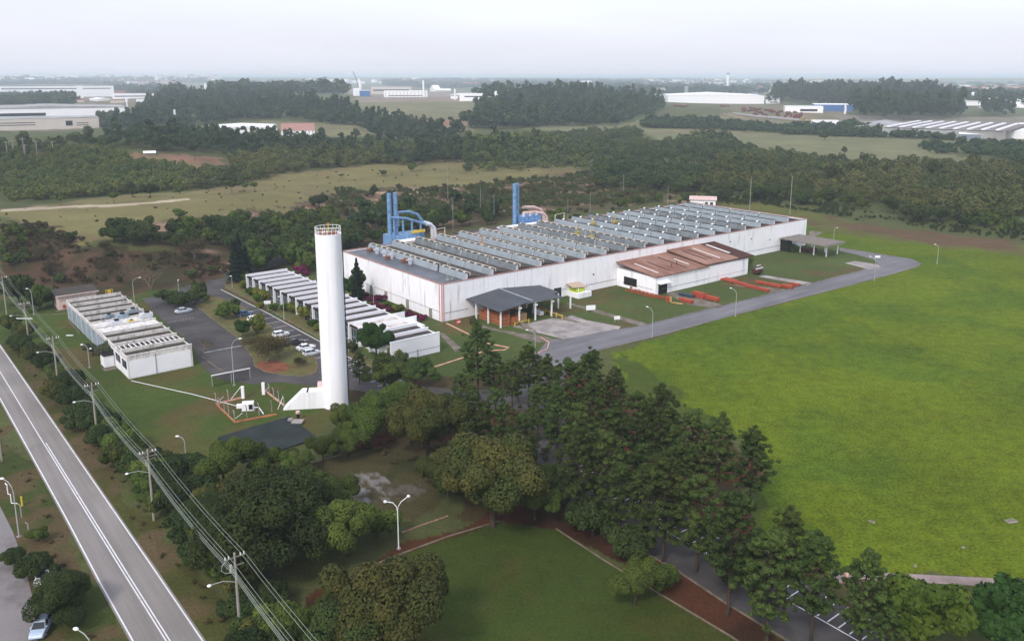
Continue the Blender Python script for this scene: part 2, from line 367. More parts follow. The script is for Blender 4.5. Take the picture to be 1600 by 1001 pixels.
COVER = [  # (photo outline of the land, colour, edge wobble m, grain, patch colour, patch size m, patch threshold)
 ([(0,380),(60,385),(170,374),(330,366),(450,348),(520,320),(640,302),(740,287),(915,277),(915,262),(720,246),(600,256),(400,276),(290,300),(200,304),(0,330)], (108,102,66), 5, .4, (106,95,65), 30, .66),
 ([(0,318),(60,318),(200,303),(300,297),(300,270),(200,240),(60,236),(0,250)], (65,72,39), 6, .5, (84,81,49), 25, .55),
 ([(200,356),(450,330),(500,306),(600,294),(720,290),(920,270),(1050,285),(1085,312),(900,330),(540,392),(400,430),(250,392)], (77,69,49), 7, .6, (134,109,92), 11, .66),
 ([(0,345),(60,350),(130,385),(250,392),(330,400),(400,432),(350,442),(300,446),(200,466),(60,446),(0,400)], (78,60,46), 5, .6, (58,54,36), 9, .5),
 ([(-60,420),(60,446),(200,466),(345,440),(420,425),(560,480),(600,480),(560,600),(480,700),(330,820),(160,660),(60,560),(-60,480)], (66,80,36), 4, .45, (84,76,46), 14, .6),
 ([(545,470),(691,503),(1262,372),(1290,375),(1440,410),(850,560),(680,640),(600,600),(540,540)], (72,83,44), 1, .35, (86,77,49), 14, .62),
 ([(1440,412),(1310,388),(1262,370),(1165,322),(1300,344),(1480,378),(1700,395),(1750,912),(1600,908),(1300,895),(1180,860),(1190,700),(960,600),(945,550)], (84,98,21), 2, 1.0, (72,90,22), 18, .55),
 ([(1060,300),(1180,310),(1300,338),(1480,372),(1640,388),(1640,404),(1480,388),(1290,362),(1180,330),(1060,312)], (88,90,46), 4, .5, (88,74,53), 14, .55),
 ([(1300,352),(1360,350),(1480,366),(1600,378),(1600,392),(1470,382),(1340,362)], (92,74,55), 4, .5, None, 1, 1),
 ([(950,600),(945,552),(1040,600),(1130,660),(1200,730),(1240,870),(1180,860),(1190,700)], (66,78,30), 4, .6, None, 1, 1),
 ([(1300,898),(1700,925),(1900,1200),(1360,1200),(1290,930)], (58,67,33), 2, .4, (69,65,39), 9, .6),  # foreground darkening is put into the turf colour here too
 ([(560,600),(700,590),(850,572),(950,600),(1130,690),(1240,860),(1300,900),(1100,1100),(900,830),(700,790),(560,720)], (69,60,40), 4, .5, (81,48,33), 9, .55),
 ([(470,940),(560,890),(640,845),(790,795),(915,812),(1137,944),(1300,1045),(1330,1090),(1230,1090),(1050,936),(868,828),(790,815),(540,912),(470,1000)], (77,48,33), 1.2, .4, (58,39,28), 6, .55),
 ([(520,912),(620,868),(780,815),(869,826),(942,874),(1040,933),(1142,994),(1240,1070),(1200,1200),(400,1200),(430,1000)], (57,69,27), .3, .5, (64,68,30), 8, .58),  # near lawn: shade over the foreground is painted in as a darker grass colour
 ([(425,745),(540,706),(650,690),(705,765),(640,800),(500,800)], (70,65,42), 3, .5, (55,58,32), 8, .55),
 ([(528,752),(556,742),(585,744),(610,756),(604,780),(566,782),(540,772)], (118,114,112), 1.4, .5, (74,67,49), 1.2, .5),
 ([(600,752),(640,752),(655,764),(630,778),(606,776)], (90,84,76), 1.6, .5, (65,58,42), 1.4, .5),
 ([(-80,500),(30,545),(160,690),(345,950),(420,1200),(330,1200),(-80,420)], (86,74,53), 2, .5, (67,69,35), 8, .5),
 ([(-80,600),(100,790),(216,1001),(300,1200),(0,1200),(-80,1001)], (81,69,48), 2, .5, (58,67,32), 7, .5),
 ([(780,200),(900,205),(1000,209),(1050,226),(1150,234),(1240,246),(1400,264),(1560,258),(1480,237),(1610,238),(1610,214),(1450,219),(1200,208),(1000,196),(1190,182),(1040,182),(960,193)], (107,107,77), 12, .3, (125,113,84), 90, .68),
 ([(800,262),(930,266),(1050,268),(1060,280),(900,262)], (99,99,67), 10, .4, None, 1, 1),
 ([(205,242),(250,240),(345,246),(352,262),(300,272),(240,264)], (123,93,77), 6, .3, (106,92,67), 20, .6),
 ([(300,198),(440,188),(640,200),(610,212),(440,217)], (111,107,77), 14, .3, None, 1, 1),
 ([(540,152),(700,158),(790,166),(740,205),(690,200),(640,185),(560,170)], (113,111,84), 15, .3, None, 1, 1),
 ([(640,182),(720,190),(720,200),(650,190)], (134,99,81), 12, .3, None, 1, 1),
 ([(540,140),(770,148),(770,160),(560,160)], (132,120,109), 15, .3, None, 1, 1),
 ([(100,142),(270,140),(262,150),(180,200),(100,205),(0,205),(0,165)], (113,107,88), 15, .3, None, 1, 1),
 ([(130,121),(290,124),(320,130),(160,134)], (148,106,92), 40, .2, None, 1, 1),
 ([(1130,160),(1260,165),(1370,192),(1320,205),(1140,185)], (106,102,77), 15, .3, (134,114,97), 50, .6),
 ([(1300,180),(1610,182),(1610,216),(1480,214),(1330,200)], (123,116,104), 10, .3, None, 1, 1),
 ([(0,327),(110,321),(180,319),(240,315),(300,309),(300,312),(240,318),(180,323),(110,325),(0,331)], (164,150,130), 1.2, .2, None, 1, 1),
 ([(470,322),(600,300),(760,292),(760,298),(600,312),(500,340)], (95,77,60), 5, .5, (155,128,107), 9, .6),
]

def make_ground():
    ang = list(np.arange(-36, 36.01, .16)) + list(np.arange(40, 321, 4.0))
    ang = np.radians(np.array(ang)); na = len(ang)
    rs = [4.0, 20, 40]
    while rs[-1] < 560: rs.append(rs[-1] * 1.0065)
    while rs[-1] < 2500: rs.append(rs[-1] * 1.009)
    while rs[-1] < 32000: rs.append(rs[-1] * 1.03)
    rs = np.array(rs); nr = len(rs)
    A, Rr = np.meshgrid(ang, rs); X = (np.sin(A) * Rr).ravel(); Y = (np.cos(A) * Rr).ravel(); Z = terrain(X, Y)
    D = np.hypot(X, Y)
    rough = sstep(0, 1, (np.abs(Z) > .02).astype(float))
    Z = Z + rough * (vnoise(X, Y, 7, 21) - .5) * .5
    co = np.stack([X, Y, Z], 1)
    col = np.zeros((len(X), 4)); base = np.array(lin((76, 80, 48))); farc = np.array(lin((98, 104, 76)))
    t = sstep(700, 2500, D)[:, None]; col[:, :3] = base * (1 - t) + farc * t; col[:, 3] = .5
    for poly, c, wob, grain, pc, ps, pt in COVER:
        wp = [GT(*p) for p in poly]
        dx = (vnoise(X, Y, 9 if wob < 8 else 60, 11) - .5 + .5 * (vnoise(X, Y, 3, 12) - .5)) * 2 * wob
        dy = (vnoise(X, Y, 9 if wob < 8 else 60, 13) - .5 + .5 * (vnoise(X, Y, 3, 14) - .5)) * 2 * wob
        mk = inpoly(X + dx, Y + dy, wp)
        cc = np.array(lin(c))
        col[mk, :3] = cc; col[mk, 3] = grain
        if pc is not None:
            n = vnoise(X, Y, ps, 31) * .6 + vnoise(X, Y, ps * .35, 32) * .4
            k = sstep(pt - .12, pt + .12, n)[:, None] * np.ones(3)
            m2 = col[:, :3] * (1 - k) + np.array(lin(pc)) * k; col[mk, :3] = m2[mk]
    # broad tonal drift of the turf
    dr = 1 + .16 * (vnoise(X, Y, 55, 41) - .5) + .14 * (vnoise(X, Y, 16, 42) - .5)
    col[:, :3] *= dr[:, None]
    i = np.arange(nr - 1)[:, None] * na; j = np.arange(na)[None, :]; j2 = (j + 1) % na
    q = np.stack([i + j, i + j2, i + na + j2, i + na + j], 2).reshape(-1, 4)[:, ::-1]
    me = bpy.data.meshes.new('ground'); n = len(q)
    me.vertices.add(len(co)); me.vertices.foreach_set('co', co.reshape(-1).astype(np.float32))
    me.loops.add(n * 4); me.loops.foreach_set('vertex_index', np.ascontiguousarray(q).reshape(-1).astype(np.int32))
    me.polygons.add(n); me.polygons.foreach_set('loop_start', np.arange(0, n * 4, 4, dtype=np.int32))
    me.polygons.foreach_set('use_smooth', np.ones(n, bool))
    me.update(calc_edges=True)
    at = me.attributes.new('cover', 'FLOAT_COLOR', 'POINT'); at.data.foreach_set('color', col.reshape(-1).astype(np.float32))
    m = bpy.data.materials.new('ground cover'); m.use_nodes = True; t = m.node_tree; N = t.nodes; L = t.links
    b = N['Principled BSDF']; b.inputs['Roughness'].default_value = .95; b.inputs['Specular IOR Level'].default_value = .08
    a = N.new('ShaderNodeAttribute'); a.attribute_name = 'cover'; g = N.new('ShaderNodeNewGeometry')
    cur = a.outputs['Color']
    for sc, lo, hi, det, usegrain in ((.045, .86, 1.14, 4, False), (.45, .80, 1.22, 4, True), (2.3, .62, 1.42, 3, True)):
        nn = N.new('ShaderNodeTexNoise'); nn.inputs['Scale'].default_value = sc; nn.inputs['Detail'].default_value = det; L.new(g.outputs['Position'], nn.inputs['Vector'])
        mr = N.new('ShaderNodeMapRange'); mr.inputs[1].default_value = .3; mr.inputs[2].default_value = .7; mr.inputs[3].default_value = lo; mr.inputs[4].default_value = hi
        L.new(nn.outputs[0], mr.inputs[0])
        mx = N.new('ShaderNodeMix'); mx.data_type = 'RGBA'; mx.blend_type = 'MULTIPLY'
        if usegrain: L.new(a.outputs['Alpha'], mx.inputs[0])
        else: mx.inputs[0].default_value = 1
        L.new(cur, mx.inputs[6]); L.new(mr.outputs[0], mx.inputs[7]); cur = mx.outputs[2]
    # drier, yellower tufts
    nn = N.new('ShaderNodeTexNoise'); nn.inputs['Scale'].default_value = .13; nn.inputs['Detail'].default_value = 6; nn.inputs['Roughness'].default_value = .7
    L.new(g.outputs['Position'], nn.inputs['Vector'])
    mr = N.new('ShaderNodeMapRange'); mr.inputs[1].default_value = .52; mr.inputs[2].default_value = .72; mr.inputs[4].default_value = .5; L.new(nn.outputs[0], mr.inputs[0])
    mg = N.new('ShaderNodeMath'); mg.operation = 'MULTIPLY'; L.new(mr.outputs[0], mg.inputs[0]); L.new(a.outputs['Alpha'], mg.inputs[1])
    mx = N.new('ShaderNodeMix'); mx.data_type = 'RGBA'; mx.blend_type = 'MULTIPLY'; mx.inputs[7].default_value = (1.3, 1.0, .75, 1)
    L.new(mg.outputs[0], mx.inputs[0]); L.new(cur, mx.inputs[6]); cur = mx.outputs[2]
    L.new(cur, b.inputs['Base Color'])
    nb = N.new('ShaderNodeTexNoise'); nb.inputs['Scale'].default_value = 2.2; nb.inputs['Detail'].default_value = 4; L.new(g.outputs['Position'], nb.inputs['Vector'])
    bp = N.new('ShaderNodeBump'); bp.inputs['Strength'].default_value = .5; bp.inputs['Distance'].default_value = .25
    L.new(nb.outputs[0], bp.inputs['Height']); L.new(bp.outputs[0], b.inputs['Normal'])
    me.materials.append(m)
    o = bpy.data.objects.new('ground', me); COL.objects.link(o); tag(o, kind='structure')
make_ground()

# ------------------------------------------------------------------ sheets, kerbs and paint on the level site
def sheet(name, pts, z, m, px=True):
    P = [G(*p) for p in pts] if px else pts
    a = sum(P[i][0] * P[(i+1) % len(P)][1] - P[(i+1) % len(P)][0] * P[i][1] for i in range(len(P)))
    if a < 0: P = P[::-1]
    mb = MB(); mb.v = [(x, y, z) for x, y in P]; mb.f = [tuple(range(len(P)))]
    return tag(mb.build(name, m), kind='structure')

def ribbon(name, pts, wd, z0, z1, m, px=True, kind='structure', parent=None):
    P = [np.array(G(*p) if px else p) for p in pts]; mb = MB(); L_, R_ = [], []
    for i, p in enumerate(P):
        d = P[min(i+1, len(P)-1)] - P[max(i-1, 0)]; d = d / (np.linalg.norm(d) + 1e-9); n = np.array((-d[1], d[0]))
        L_.append(p + n * wd / 2); R_.append(p - n * wd / 2)
    for i in range(len(P) - 1):
        if z1 - z0 < .01:
            k = len(mb.v); mb.v += [(*R_[i], z1), (*R_[i+1], z1), (*L_[i+1], z1), (*L_[i], z1)]; mb.f.append((k, k+1, k+2, k+3))
        else:
            mb.hexa([(*R_[i], z0), (*R_[i+1], z0), (*L_[i+1], z0), (*L_[i], z0), (*R_[i], z1), (*R_[i+1], z1), (*L_[i+1], z1), (*L_[i], z1)])
    o = mb.build(name, m, parent)
    if kind: tag(o, kind=kind)
    return o

# highway
RE = [(-150,338),(0,540),(90,670),(160,772),(240,888),(317,1001),(420,1150)]
LE = [(-200,420),(0,622),(50,712),(105,812),(155,907),(208,1001),(285,1140)]
HC = [(-175,375),(0,578),(70,692),(132,792),(198,898),(263,1001),(352,1146)]
def off(pts, d):                                    # shift a photo polyline sideways by d metres on the ground
    P = [np.array(G(*p)) for p in pts]; o_ = []
    for i, p in enumerate(P):
        t_ = P[min(i+1, len(P)-1)] - P[max(i-1, 0)]; t_ = t_ / np.linalg.norm(t_); o_.append(tuple(p + np.array((t_[1], -t_[0])) * d))
    return o_
sheet('road', off(RE, -.3) + off(LE, .3)[::-1], .012, M_hway, px=False)
for pl in (RE, LE): ribbon('edge_line', off(pl, 0), .18, .017, .018, M_line, px=False)
ribbon('centre_line', off(HC, .17), .16, .017, .018, M_line, px=False)
ribbon('centre_line', off(HC[2:], -.17), .16, .017, .018, M_line, px=False)
sheet('side_road', [(-60,700),(0,790),(20,830),(38,880),(50,930),(58,1001),(70,1150),(-300,1150),(-300,700)], .012, pm('side road asphalt', (128, 122, 123), .9, .1, .08, c2=(96, 90, 88), c2s=.2, c2t=.6, fine=.08, fs=4))

# factory ring road, apron, paths
sheet('service_road', [(840,550),(858,528),(880,531),(940,517),(966,514),(1000,509),(1050,497),(1100,484),(1180,465),(1270,442),(1350,421),(1372,412),(1366,406),(1340,398),(1312,392),(1312,387),
      (1400,401),(1425,405),(1440,411),(1432,418),(1400,427),(1330,446),(1275,460),(1150,492),(1025,526),(980,537),(937,547),(905,562),(885,585),(845,560)], .010, M_asph)
sheet('parking_lot', [(840,548),(885,583),(876,620),(896,680),(955,730),(1060,800),(1200,880),(1290,925),(1360,975),(1470,1060),(1560,1150),(1400,1110),(1230,1000),(1137,944),(1059,892),(915,812),(850,750),(815,680),(810,600)], .008, M_park)
sheet('footpath', [(1296,890),(1400,895),(1600,905),(1760,913),(1760,925),(1600,918),(1400,908),(1340,904),(1310,912)], .012, M_concp)
sheet('loading_apron', [(800,510),(862,497),(876,498),(965,514),(940,518),(912,524),(880,530),(858,524)], .016, M_conc)
sheet('apron_strip', [(893,492),(915,500),(970,510),(966,515),(930,510),(880,498)], .020, M_conc)
sheet('footpath', [(884,474),(896,474),(1013,506),(1000,509)], .014, M_concd)
sheet('footpath', [(1040,458),(1060,456),(1135,478),(1120,482),(1075,476)], .014, M_concd)
sheet('footpath', [(1145,445),(1152,443),(1228,452),(1206,458)], .014, M_concd)
sheet('footpath', [(1185,432),(1196,430),(1270,442),(1262,446)], .014, M_conc)
sheet('footpath', [(1320,411),(1335,408),(1372,413),(1376,419),(1355,420)], .014, M_conc)
sheet('footpath', [(684,519),(694,521),(722,545),(712,550)], .014, M_concd)
sheet('footpath', [(1265,360),(1287,363),(1272,370),(1264,370)], .014, M_concd)
sheet('soil_strip', [(745,505),(780,515),(850,525),(870,531),(838,535),(790,520),(735,508)], .012, M_concd)

# parking lots on the left
sheet('parking_lot', [(222,466),(255,462),(300,444),(357,433),(352,445),(347,452),(420,489),(497,531),(560,566),(640,600),(720,610),(800,606),(815,640),(700,640),(560,610),(495,603),(440,597),(395,600),(340,592),(322,578),(308,560),
      (303,545),(290,530),(262,508),(240,486)], .010, M_park)
sheet('far_drive', [(357,433),(345,429),(420,405),(560,372),(560,380),(430,416),(380,432)], .012, M_park)
def raised(name, pts, m, kerb=M_kerb):
    P = [G(*p) for p in pts]
    a = sum(P[i][0] * P[(i+1) % len(P)][1] - P[(i+1) % len(P)][0] * P[i][1] for i in range(len(P)))
    if a < 0: P = P[::-1]
    tag(MB().prism(P, 0.0, .12).build(name, m), kind='structure')
    ribbon('kerb', P + [P[0]], .18, 0.0, .15, kerb, px=False)
raised('planted_island', [(306,479),(316,468),(332,462),(345,466),(372,476),(400,492),(438,523),(462,543),(490,556),(497,572),(492,584),(470,588),(440,586),(412,580),(398,572),(396,560),(370,527)], M_grassk)
sheet('soil_circle', [(400,574),(402,567),(420,563),(440,565),(452,571),(448,580),(430,583),(410,580)], .128, M_redsoil)
raised('planted_strip', [(352,449),(372,438),(400,436),(430,470),(497,510),(560,552),(600,575),(640,585),(600,583),(545,556),(497,528),(425,486)], M_grassk)
ribbon('lane_line', [(345,452),(420,490),(497,532),(560,566)], .22, .015, .016, M_line)
for i in range(28):                                  # short bay ticks by the long lane
    t0 = i / 27; a_ = np.array(G(362,456)); b_ = np.array(G(560,561)); p = a_ + (b_ - a_) * t0
    ribbon('bay_line', [tuple(p), (p[0] + UX * 1.6, p[1] + UY * 1.6)], .14, .015, .016, M_lineold, px=False)
for i in range(11):
    a_ = np.array(G(386,487)); b_ = np.array(G(492,560)); p = a_ + (b_ - a_) * i / 10
    ribbon('bay_line', [tuple(p), (p[0] + UX * 4.2, p[1] + UY * 4.2)], .15, .015, .016, M_line, px=False)
for i in range(9):
    a_ = np.array(G(262,503)); b_ = np.array(G(300,496)); p = a_ + (b_ - a_) * i / 8
    ribbon('bay_line', [tuple(p), (p[0] + UY * 1.2, p[1] - UX * 1.2)], .12, .015, .016, M_lineold, px=False)
ribbon('lot_line', [(318,551),(382,539)], .5, .015, .016, M_lineold)
ribbon('lot_joint', [(280,527),(345,516)], .3, .015, .016, M_dark)
ribbon('lane_line', [(605,560),(650,588)], .22, .015, .016, M_line)
for i in range(9):
    a_ = np.array(G(540,556)); b_ = np.array(G(625,604)); p = a_ + (b_ - a_) * i / 8
    ribbon('bay_line', [tuple(p), (p[0] - UX * 3.5, p[1] - UY * 3.5)], .15, .015, .016, M_line, px=False)
# bays under the pines
A0, A1 = np.array(G(880,738)), np.array(G(1345,1000))
for i in range(38):
    p = A0 + (A1 - A0) * i / 37
    ribbon('bay_line', [tuple(p), (p[0] + UX * 4.4, p[1] + UY * 4.4)], .17, .015, .016, M_line, px=False)
ribbon('lane_line', [(870,736),(1000,806),(1345,1003)], .17, .020, .021, M_line)
# kerbs
for pts, m, wd in (
    ([(937,547),(1025,526),(1150,492),(1275,460),(1400,427),(1437,415)], M_kerb, .2),
    ([(1010,507),(1100,484),(1180,465),(1270,442),(1350,421)], M_concd, .25),
    ([(1312,387),(1400,401),(1428,405)], M_kerb, .2),
    ([(840,552),(855,545),(858,535),(845,527)], M_kerbpk, .25),
    ([(540,905),(565,892),(600,876),(635,862),(700,838),(780,814)], M_kerb, .2),
    ([(869,826),(942,874),(1040,933),(1142,994),(1200,1034)], M_kerb, .2),
    ([(915,812),(1059,892),(1137,944),(1230,1000),(1300,1045)], M_kerb, .25),
    ([(445,738),(500,720),(533,711)], M_kerb, .2),
    ([(628,832),(660,820),(700,806)], M_redtrim, .15),
    ([(697,505),(728,520),(764,537),(795,543),(788,547),(760,548),(720,560),(674,575)], M_kerbpk, .4),
    ([(697,505),(673,511)], M_kerb, .2),
    
    ([(315,557),(340,575),(356,583)], M_kerb, .2),
    ([(183,500),(215,530),(235,560)], M_kerb, .2),
    ([(88,493),(103,490),(50,493)], M_kerb, .2),
    ([(106,500),(125,522)], M_kerb, .2),
    ([(188,578),(201,592)], M_kerb, .25),
    ([(340,684),(375,674),(448,652)], M_kerbpk, .3),
    ([(1300,890),(1325,897),(1318,910)], M_kerbpk, .3),
    ([(400,470),(350,444)], M_kerb, .15)):
    ribbon('kerb', pts, wd, 0, .13, m)

# ------------------------------------------------------------------ the big factory
rnd = random.Random(5)
FL, FW, FH = 164.0, 54.5, 9.9
fac = thing('factory_hall', 'long white factory hall with rows of grey saw-tooth roof monitors', 'factory', (OX, OY, 0), ROT)
mb = MB(); mb.box(0, FL, 0, FW, 0, FH - .5)
mb.build('wall_backing', M_groove, fac)
def panel_wall(name, mat_, x0, x1, y, face, step, z0, z1, gap=.07, t=.12):
    mb = MB(); n = round((x1 - x0) / step); st = (x1 - x0) / n
    for i in range(n):
        a, b = x0 + i * st + gap / 2, x0 + (i + 1) * st - gap / 2
        if face == '-y': mb.box(a, b, y - t, y, z0, z1)
        elif face == '+y': mb.box(a, b, y, y + t, z0, z1)
        elif face == '-x': mb.box(y - t, y, a, b, z0, z1)
        else: mb.box(y, y + t, a, b, z0, z1)
    return mb.build(name, mat_, fac)
panel_wall('wall', M_facw, 0, FL, 0, '-y', 2.5, .05, FH)
panel_wall('wall', M_facw, 0, FW, 0, '-x', 1.95, .05, FH)
panel_wall('wall', M_facw, 0, FL, FW, '+y', 2.5, .05, FH)
panel_wall('wall', M_facw, 0, FW, FL, '+x', 2.5, .05, FH)
mb = MB(); mb.box(0, FL, 0, .35, FH - .5, FH + .02).box(0, FL, FW - .35, FW, FH - .5, FH + .02).box(0, .35, .35, FW - .35, FH - .5, FH + .02).box(FL - .35, FL, .35, FW - .35, FH - .5, FH + .02)
mb.build('parapet', M_plain, fac)
mb = MB(); mb.box(-.2, FL + .2, -.2, .42, FH + .02, FH + .16).box(-.2, .42, .42, FW - .4, FH + .02, FH + .16).box(-.2, FL + .2, FW - .4, FW + .2, FH + .02, FH + .16).box(FL - .4, FL + .2, .42, FW - .4, FH + .02, FH + .16)
mb.build('coping', M_redtrim, fac)
bx('roof', M_roofdk, fac, .35, 8.2, .35, FW - .35, FH - .49, FH - .34)
bx('roof', M_roofbr, fac, 8.2, FL - .35, .35, FW - .35, FH - .49, FH - .36)
mb = MB()
for x in (-.28, .35): mb.tube([(x, -.28, 0), (x, -.28, FH)], .07, 6)
mb.tube([(-.28, .7, 0), (-.28, .7, FH)], .07, 6)
mb.parts('downpipe', pm('red pipe', (190, 74, 56), .6, .1, 1), fac)
mb = MB().tube([(.8, -.2, 2.3), (8.2, -.2, 2.3)], .045, 5).tube([(29, -.2, 2.2), (43, -.2, 2.2)], .045, 5).tube([(50, -.2, 2.0), (63.5, -.2, 2.0)], .045, 5).tube([(109, -.2, 2.0), (FL - 1, -.2, 2.0)], .045, 5)
mb.tube([(-.2, 1, 2.6), (-.2, FW - 2, 2.6)], .045, 5); mb.parts('wall_pipe', M_groove, fac)
mb = MB()
for v in (4.5, 16, 27.5, 36, 45): mb.box(-.55, -.12, v, v + .9, 0, 2.7)
mb.parts('cabinet', M_cpole, fac)
for u_, z_ in ((53.5, 4.6), (96, 5.6), (130, 6.2), (141, 4.6), (118, 6.6)):
    bx('wall_vent', M_dark, fac, u_, u_ + .5, -.2, -.12, z_, z_ + .45)
bx('doorway', M_dark, fac, 38.2, 41.0, -.2, -.12, .05, 2.9)
# roof monitors
ROWS = [8.5 + 8.53 * i for i in range(18)]
for i, u0 in enumerate(ROWS):
    v1 = 53.6 if i < 12 else 52.2 - (i - 12) * .45
    root = MB().hexa([(u0 + .55, 1.4, 9.45), (u0 + 7.3, 1.4, 9.45), (u0 + 7.3, v1, 9.45), (u0 + .55, v1, 9.45),
                      (u0 + .55, 1.4, 10.95), (u0 + 7.3, 1.4, 9.6), (u0 + 7.3, v1, 9.6), (u0 + .55, v1, 10.95)]).build('roof_monitor', M_roofbr, fac)
    # ribbed grey face in four lengths, each dipping a little towards the front
    segs = [(1.2, 14.0), (14.6, 27.4), (28.0, 40.6), (41.2, v1)]
    mb = MB(); caps = MB(); slot = MB(); crm = MB(); vents = MB()
    for (a, b) in segs:
        if i == 0 and a > 14 and a < 20: a = 15.5
        n = int((b - a) / .45)
        for k in range(n):
            p = a + (b - a) * k / n; q = a + (b - a) * (k + 1) / n - .05
            mb.hexa([(u0 - .1, p, 9.5), (u0 + .25, p, 9.5), (u0 + .25, q, 9.5), (u0 - .1, q, 9.5), (u0 + .28, p, 11.25), (u0 + .5, p, 11.25), (u0 + .5, q, 11.25), (u0 + .28, q, 11.25)])
        mb.box(u0 + .3, u0 + .5, a, b, 9.5, 11.2)
        caps.hexa([(u0 - .25, a - .12, 9.45), (u0 + .55, a - .12, 9.45), (u0 + .55, a, 9.45), (u0 - .25, a, 9.45), (u0 + .2, a - .12, 11.35), (u0 + .55, a - .12, 11.35), (u0 + .55, a, 11.35), (u0 + .2, a, 11.35)])
        slot.box(u0 + .58, u0 + 1.15, a + .2, b - .2, 10.7, 11.4)
        if i < 9:
            crm.box(u0 + 1.2, u0 + 1.6, a + .1, b - .1, 10.6, 11.44)
        k = a + 1.2
        while k < b - .6:
            if i < 9: crm.box(u0 + .52, u0 + 1.2, k, k + .95, 10.9, 11.5)
            elif i < 16: vents.ball((u0 + .85, k + .5, 11.45), .45, 8, 4, .8)
            k += 3.3 if i < 9 else 6.4
    mb.build('face_panel', M_face2 if i in (2, 7, 8, 11, 14) else M_face, root); caps.parts('end_plate', M_pipe, root); slot.parts('vent_slot', M_dark, root)
    if crm.v: crm.build('cream_cap', M_cream, root)
    if vents.v: vents.parts('roof_vent', M_lampw, root)
mb = MB()
for (u_, v_, s_) in ((9, 50.5, 1.2), (9.2, 30.5, 1.3), (8.0, 37.5, .8)): mb.ball((u_ - 1.3, v_, 10.1), .6 * s_, 7, 5).box(u_ - 2.4, u_ - 1.4, v_ - .8, v_ + .8, 9.56, 10.3)
mb.build('rooftop_fan', pm('rusted steel', (120, 78, 60), .8, .25, 1.5), fac)
mb = MB()
for (u_, v_) in ((7.2, 45.5), (7.2, 26.6), (7.0, 40.8), (6.8, 36.5)): mb.box(u_ - .2, u_ + .5, v_, v_ + .9, 9.56, 11.2).box(u_ - 1.3, u_ - .2, v_, v_ + .25, 10.8, 11.15)
mb.parts('rooftop_duct', M_pipe, fac)
for (u_, v_, kk) in ((38, 34, 0), (75, 30, 1), (74, 22, 1), (92, 40, 1), (101, 38, 1)):
    mb = MB().tube([(u_, v_, 9.5), (u_, v_, 12.6), (u_ + .7, v_, 13.0)], .17, 7).box(u_ - .7, u_ + .8, v_ - .6, v_ + .6, 9.56, 10.9)
    mb.build('rooftop_fan', pm('dull yellow', (170, 152, 76), .8, .2, 1) if kk else pm('ochre fan', (176, 124, 60), .7, .2, 1), fac)
# lattice mast standing on the roof corner
mast = thing('lattice_mast', 'small grey lattice mast on the near roof corner of the factory', 'mast', (*W(5.2, 4.6), FH - .3), ROT)
mb = MB(); zt = 5.2
for (sx_, sy_) in ((-1, -1), (1, -1), (0, 1)):
    mb.tube([(sx_ * .75, sy_ * .65, 0), (sx_ * .18, sy_ * .15, zt)], .05, 5)
    mb.box(sx_ * .75 - .4, sx_ * .75 + .4, sy_ * .65 - .15, sy_ * .65 + .15, -.02, .2)
for k in range(5):
    za, zb = k * 1.0, k * 1.0 + 1.0; f = lambda z: 1 - z / zt * .76
    P3 = [(-.75, -.65), (.75, -.65), (0, .65)]
    for q in range(3):
        a, b = P3[q], P3[(q + 1) % 3]
        mb.tube([(a[0] * f(za), a[1] * f(za), za), (b[0] * f(zb), b[1] * f(zb), zb)], .035, 4)
mb.build('lattice', M_post, mast); MB().tube([(0, 0, 5), (0, 0, 6.5)], .04, 5).build('rod', M_post, mast)
MB().tube([(-1.6, -1.6, .3), (-1.0, -1.9, .9), (-.3, -1.6, .3), (.4, -1.9, 1.0), (1.4, -1.5, .3)], .08, 5).build('frame', M_post, mast)

# ------------------------------------------------------------------ red-brown roofed annex on the factory's front
an = thing('annex_building', 'white annex with a patched rusty roof joined to the factory front', 'building', (*W(63.6, -.2), 0), ROT)
AL, AD, AH = 43.5, -15.6, 5.6
mb = MB().box(.0, AL, AD, -.02, 0, AH - .35); mb.build('wall', M_white, an)
mb = MB()
mb.box(AL - 20, AL, AD - .06, AD, .1, AH - .4); mb.build('stained_wall', M_facw, an)
mb = MB().tube([(2.5, AD - .06, 1.5), (AL - 1, AD - .06, 1.5)], .05, 4).tube([(-.05, AD + 1, 1.5), (-.05, -2.5, 1.5)], .05, 4); mb.parts('wall_pipe', M_groove, an)
bx('doorway', M_dark, an, 1.2, 5.0, AD - .05, AD + .2, 0, 3.3)
MB().hexa([(.6, AD - 1.3, 3.3), (5.6, AD - 1.3, 3.3), (5.6, AD - .02, 3.5), (.6, AD - .02, 3.5), (.6, AD - 1.3, 3.45), (5.6, AD - 1.3, 3.45), (5.6, AD - .02, 3.65), (.6, AD - .02, 3.65)]).build('door_canopy', M_plain, an)
bx('louvre', M_dark, an, -.12, .1, -8.2, -3.0, 1.0, 3.4)
def slope(x0, x1, zf, zb, ov=.5, t=.22, yf=None):
    yf = AD - ov if yf is None else yf
    return [(x0, yf, zf), (x1, yf, zf), (x1, .05, zb), (x0, .05, zb), (x0, yf, zf + t), (x1, yf, zf + t), (x1, .05, zb + t), (x0, .05, zb + t)]
r1 = MB().hexa(slope(-.5, 23.8, AH - .3, AH + 1.6)).build('roof', M_rust, an)
r2 = MB().hexa(slope(22.2, 38.0, AH + .35, AH + 2.35)).build('roof', M_rust, an)
r3 = MB().hexa(slope(38.0, AL + 2.5, AH + .1, AH + 2.25)).build('roof', M_rustd, an)
def onroof(x, y, zf, zb): return zf + (zb - zf) * (y - (AD - .5)) / (.05 - AD + .5)
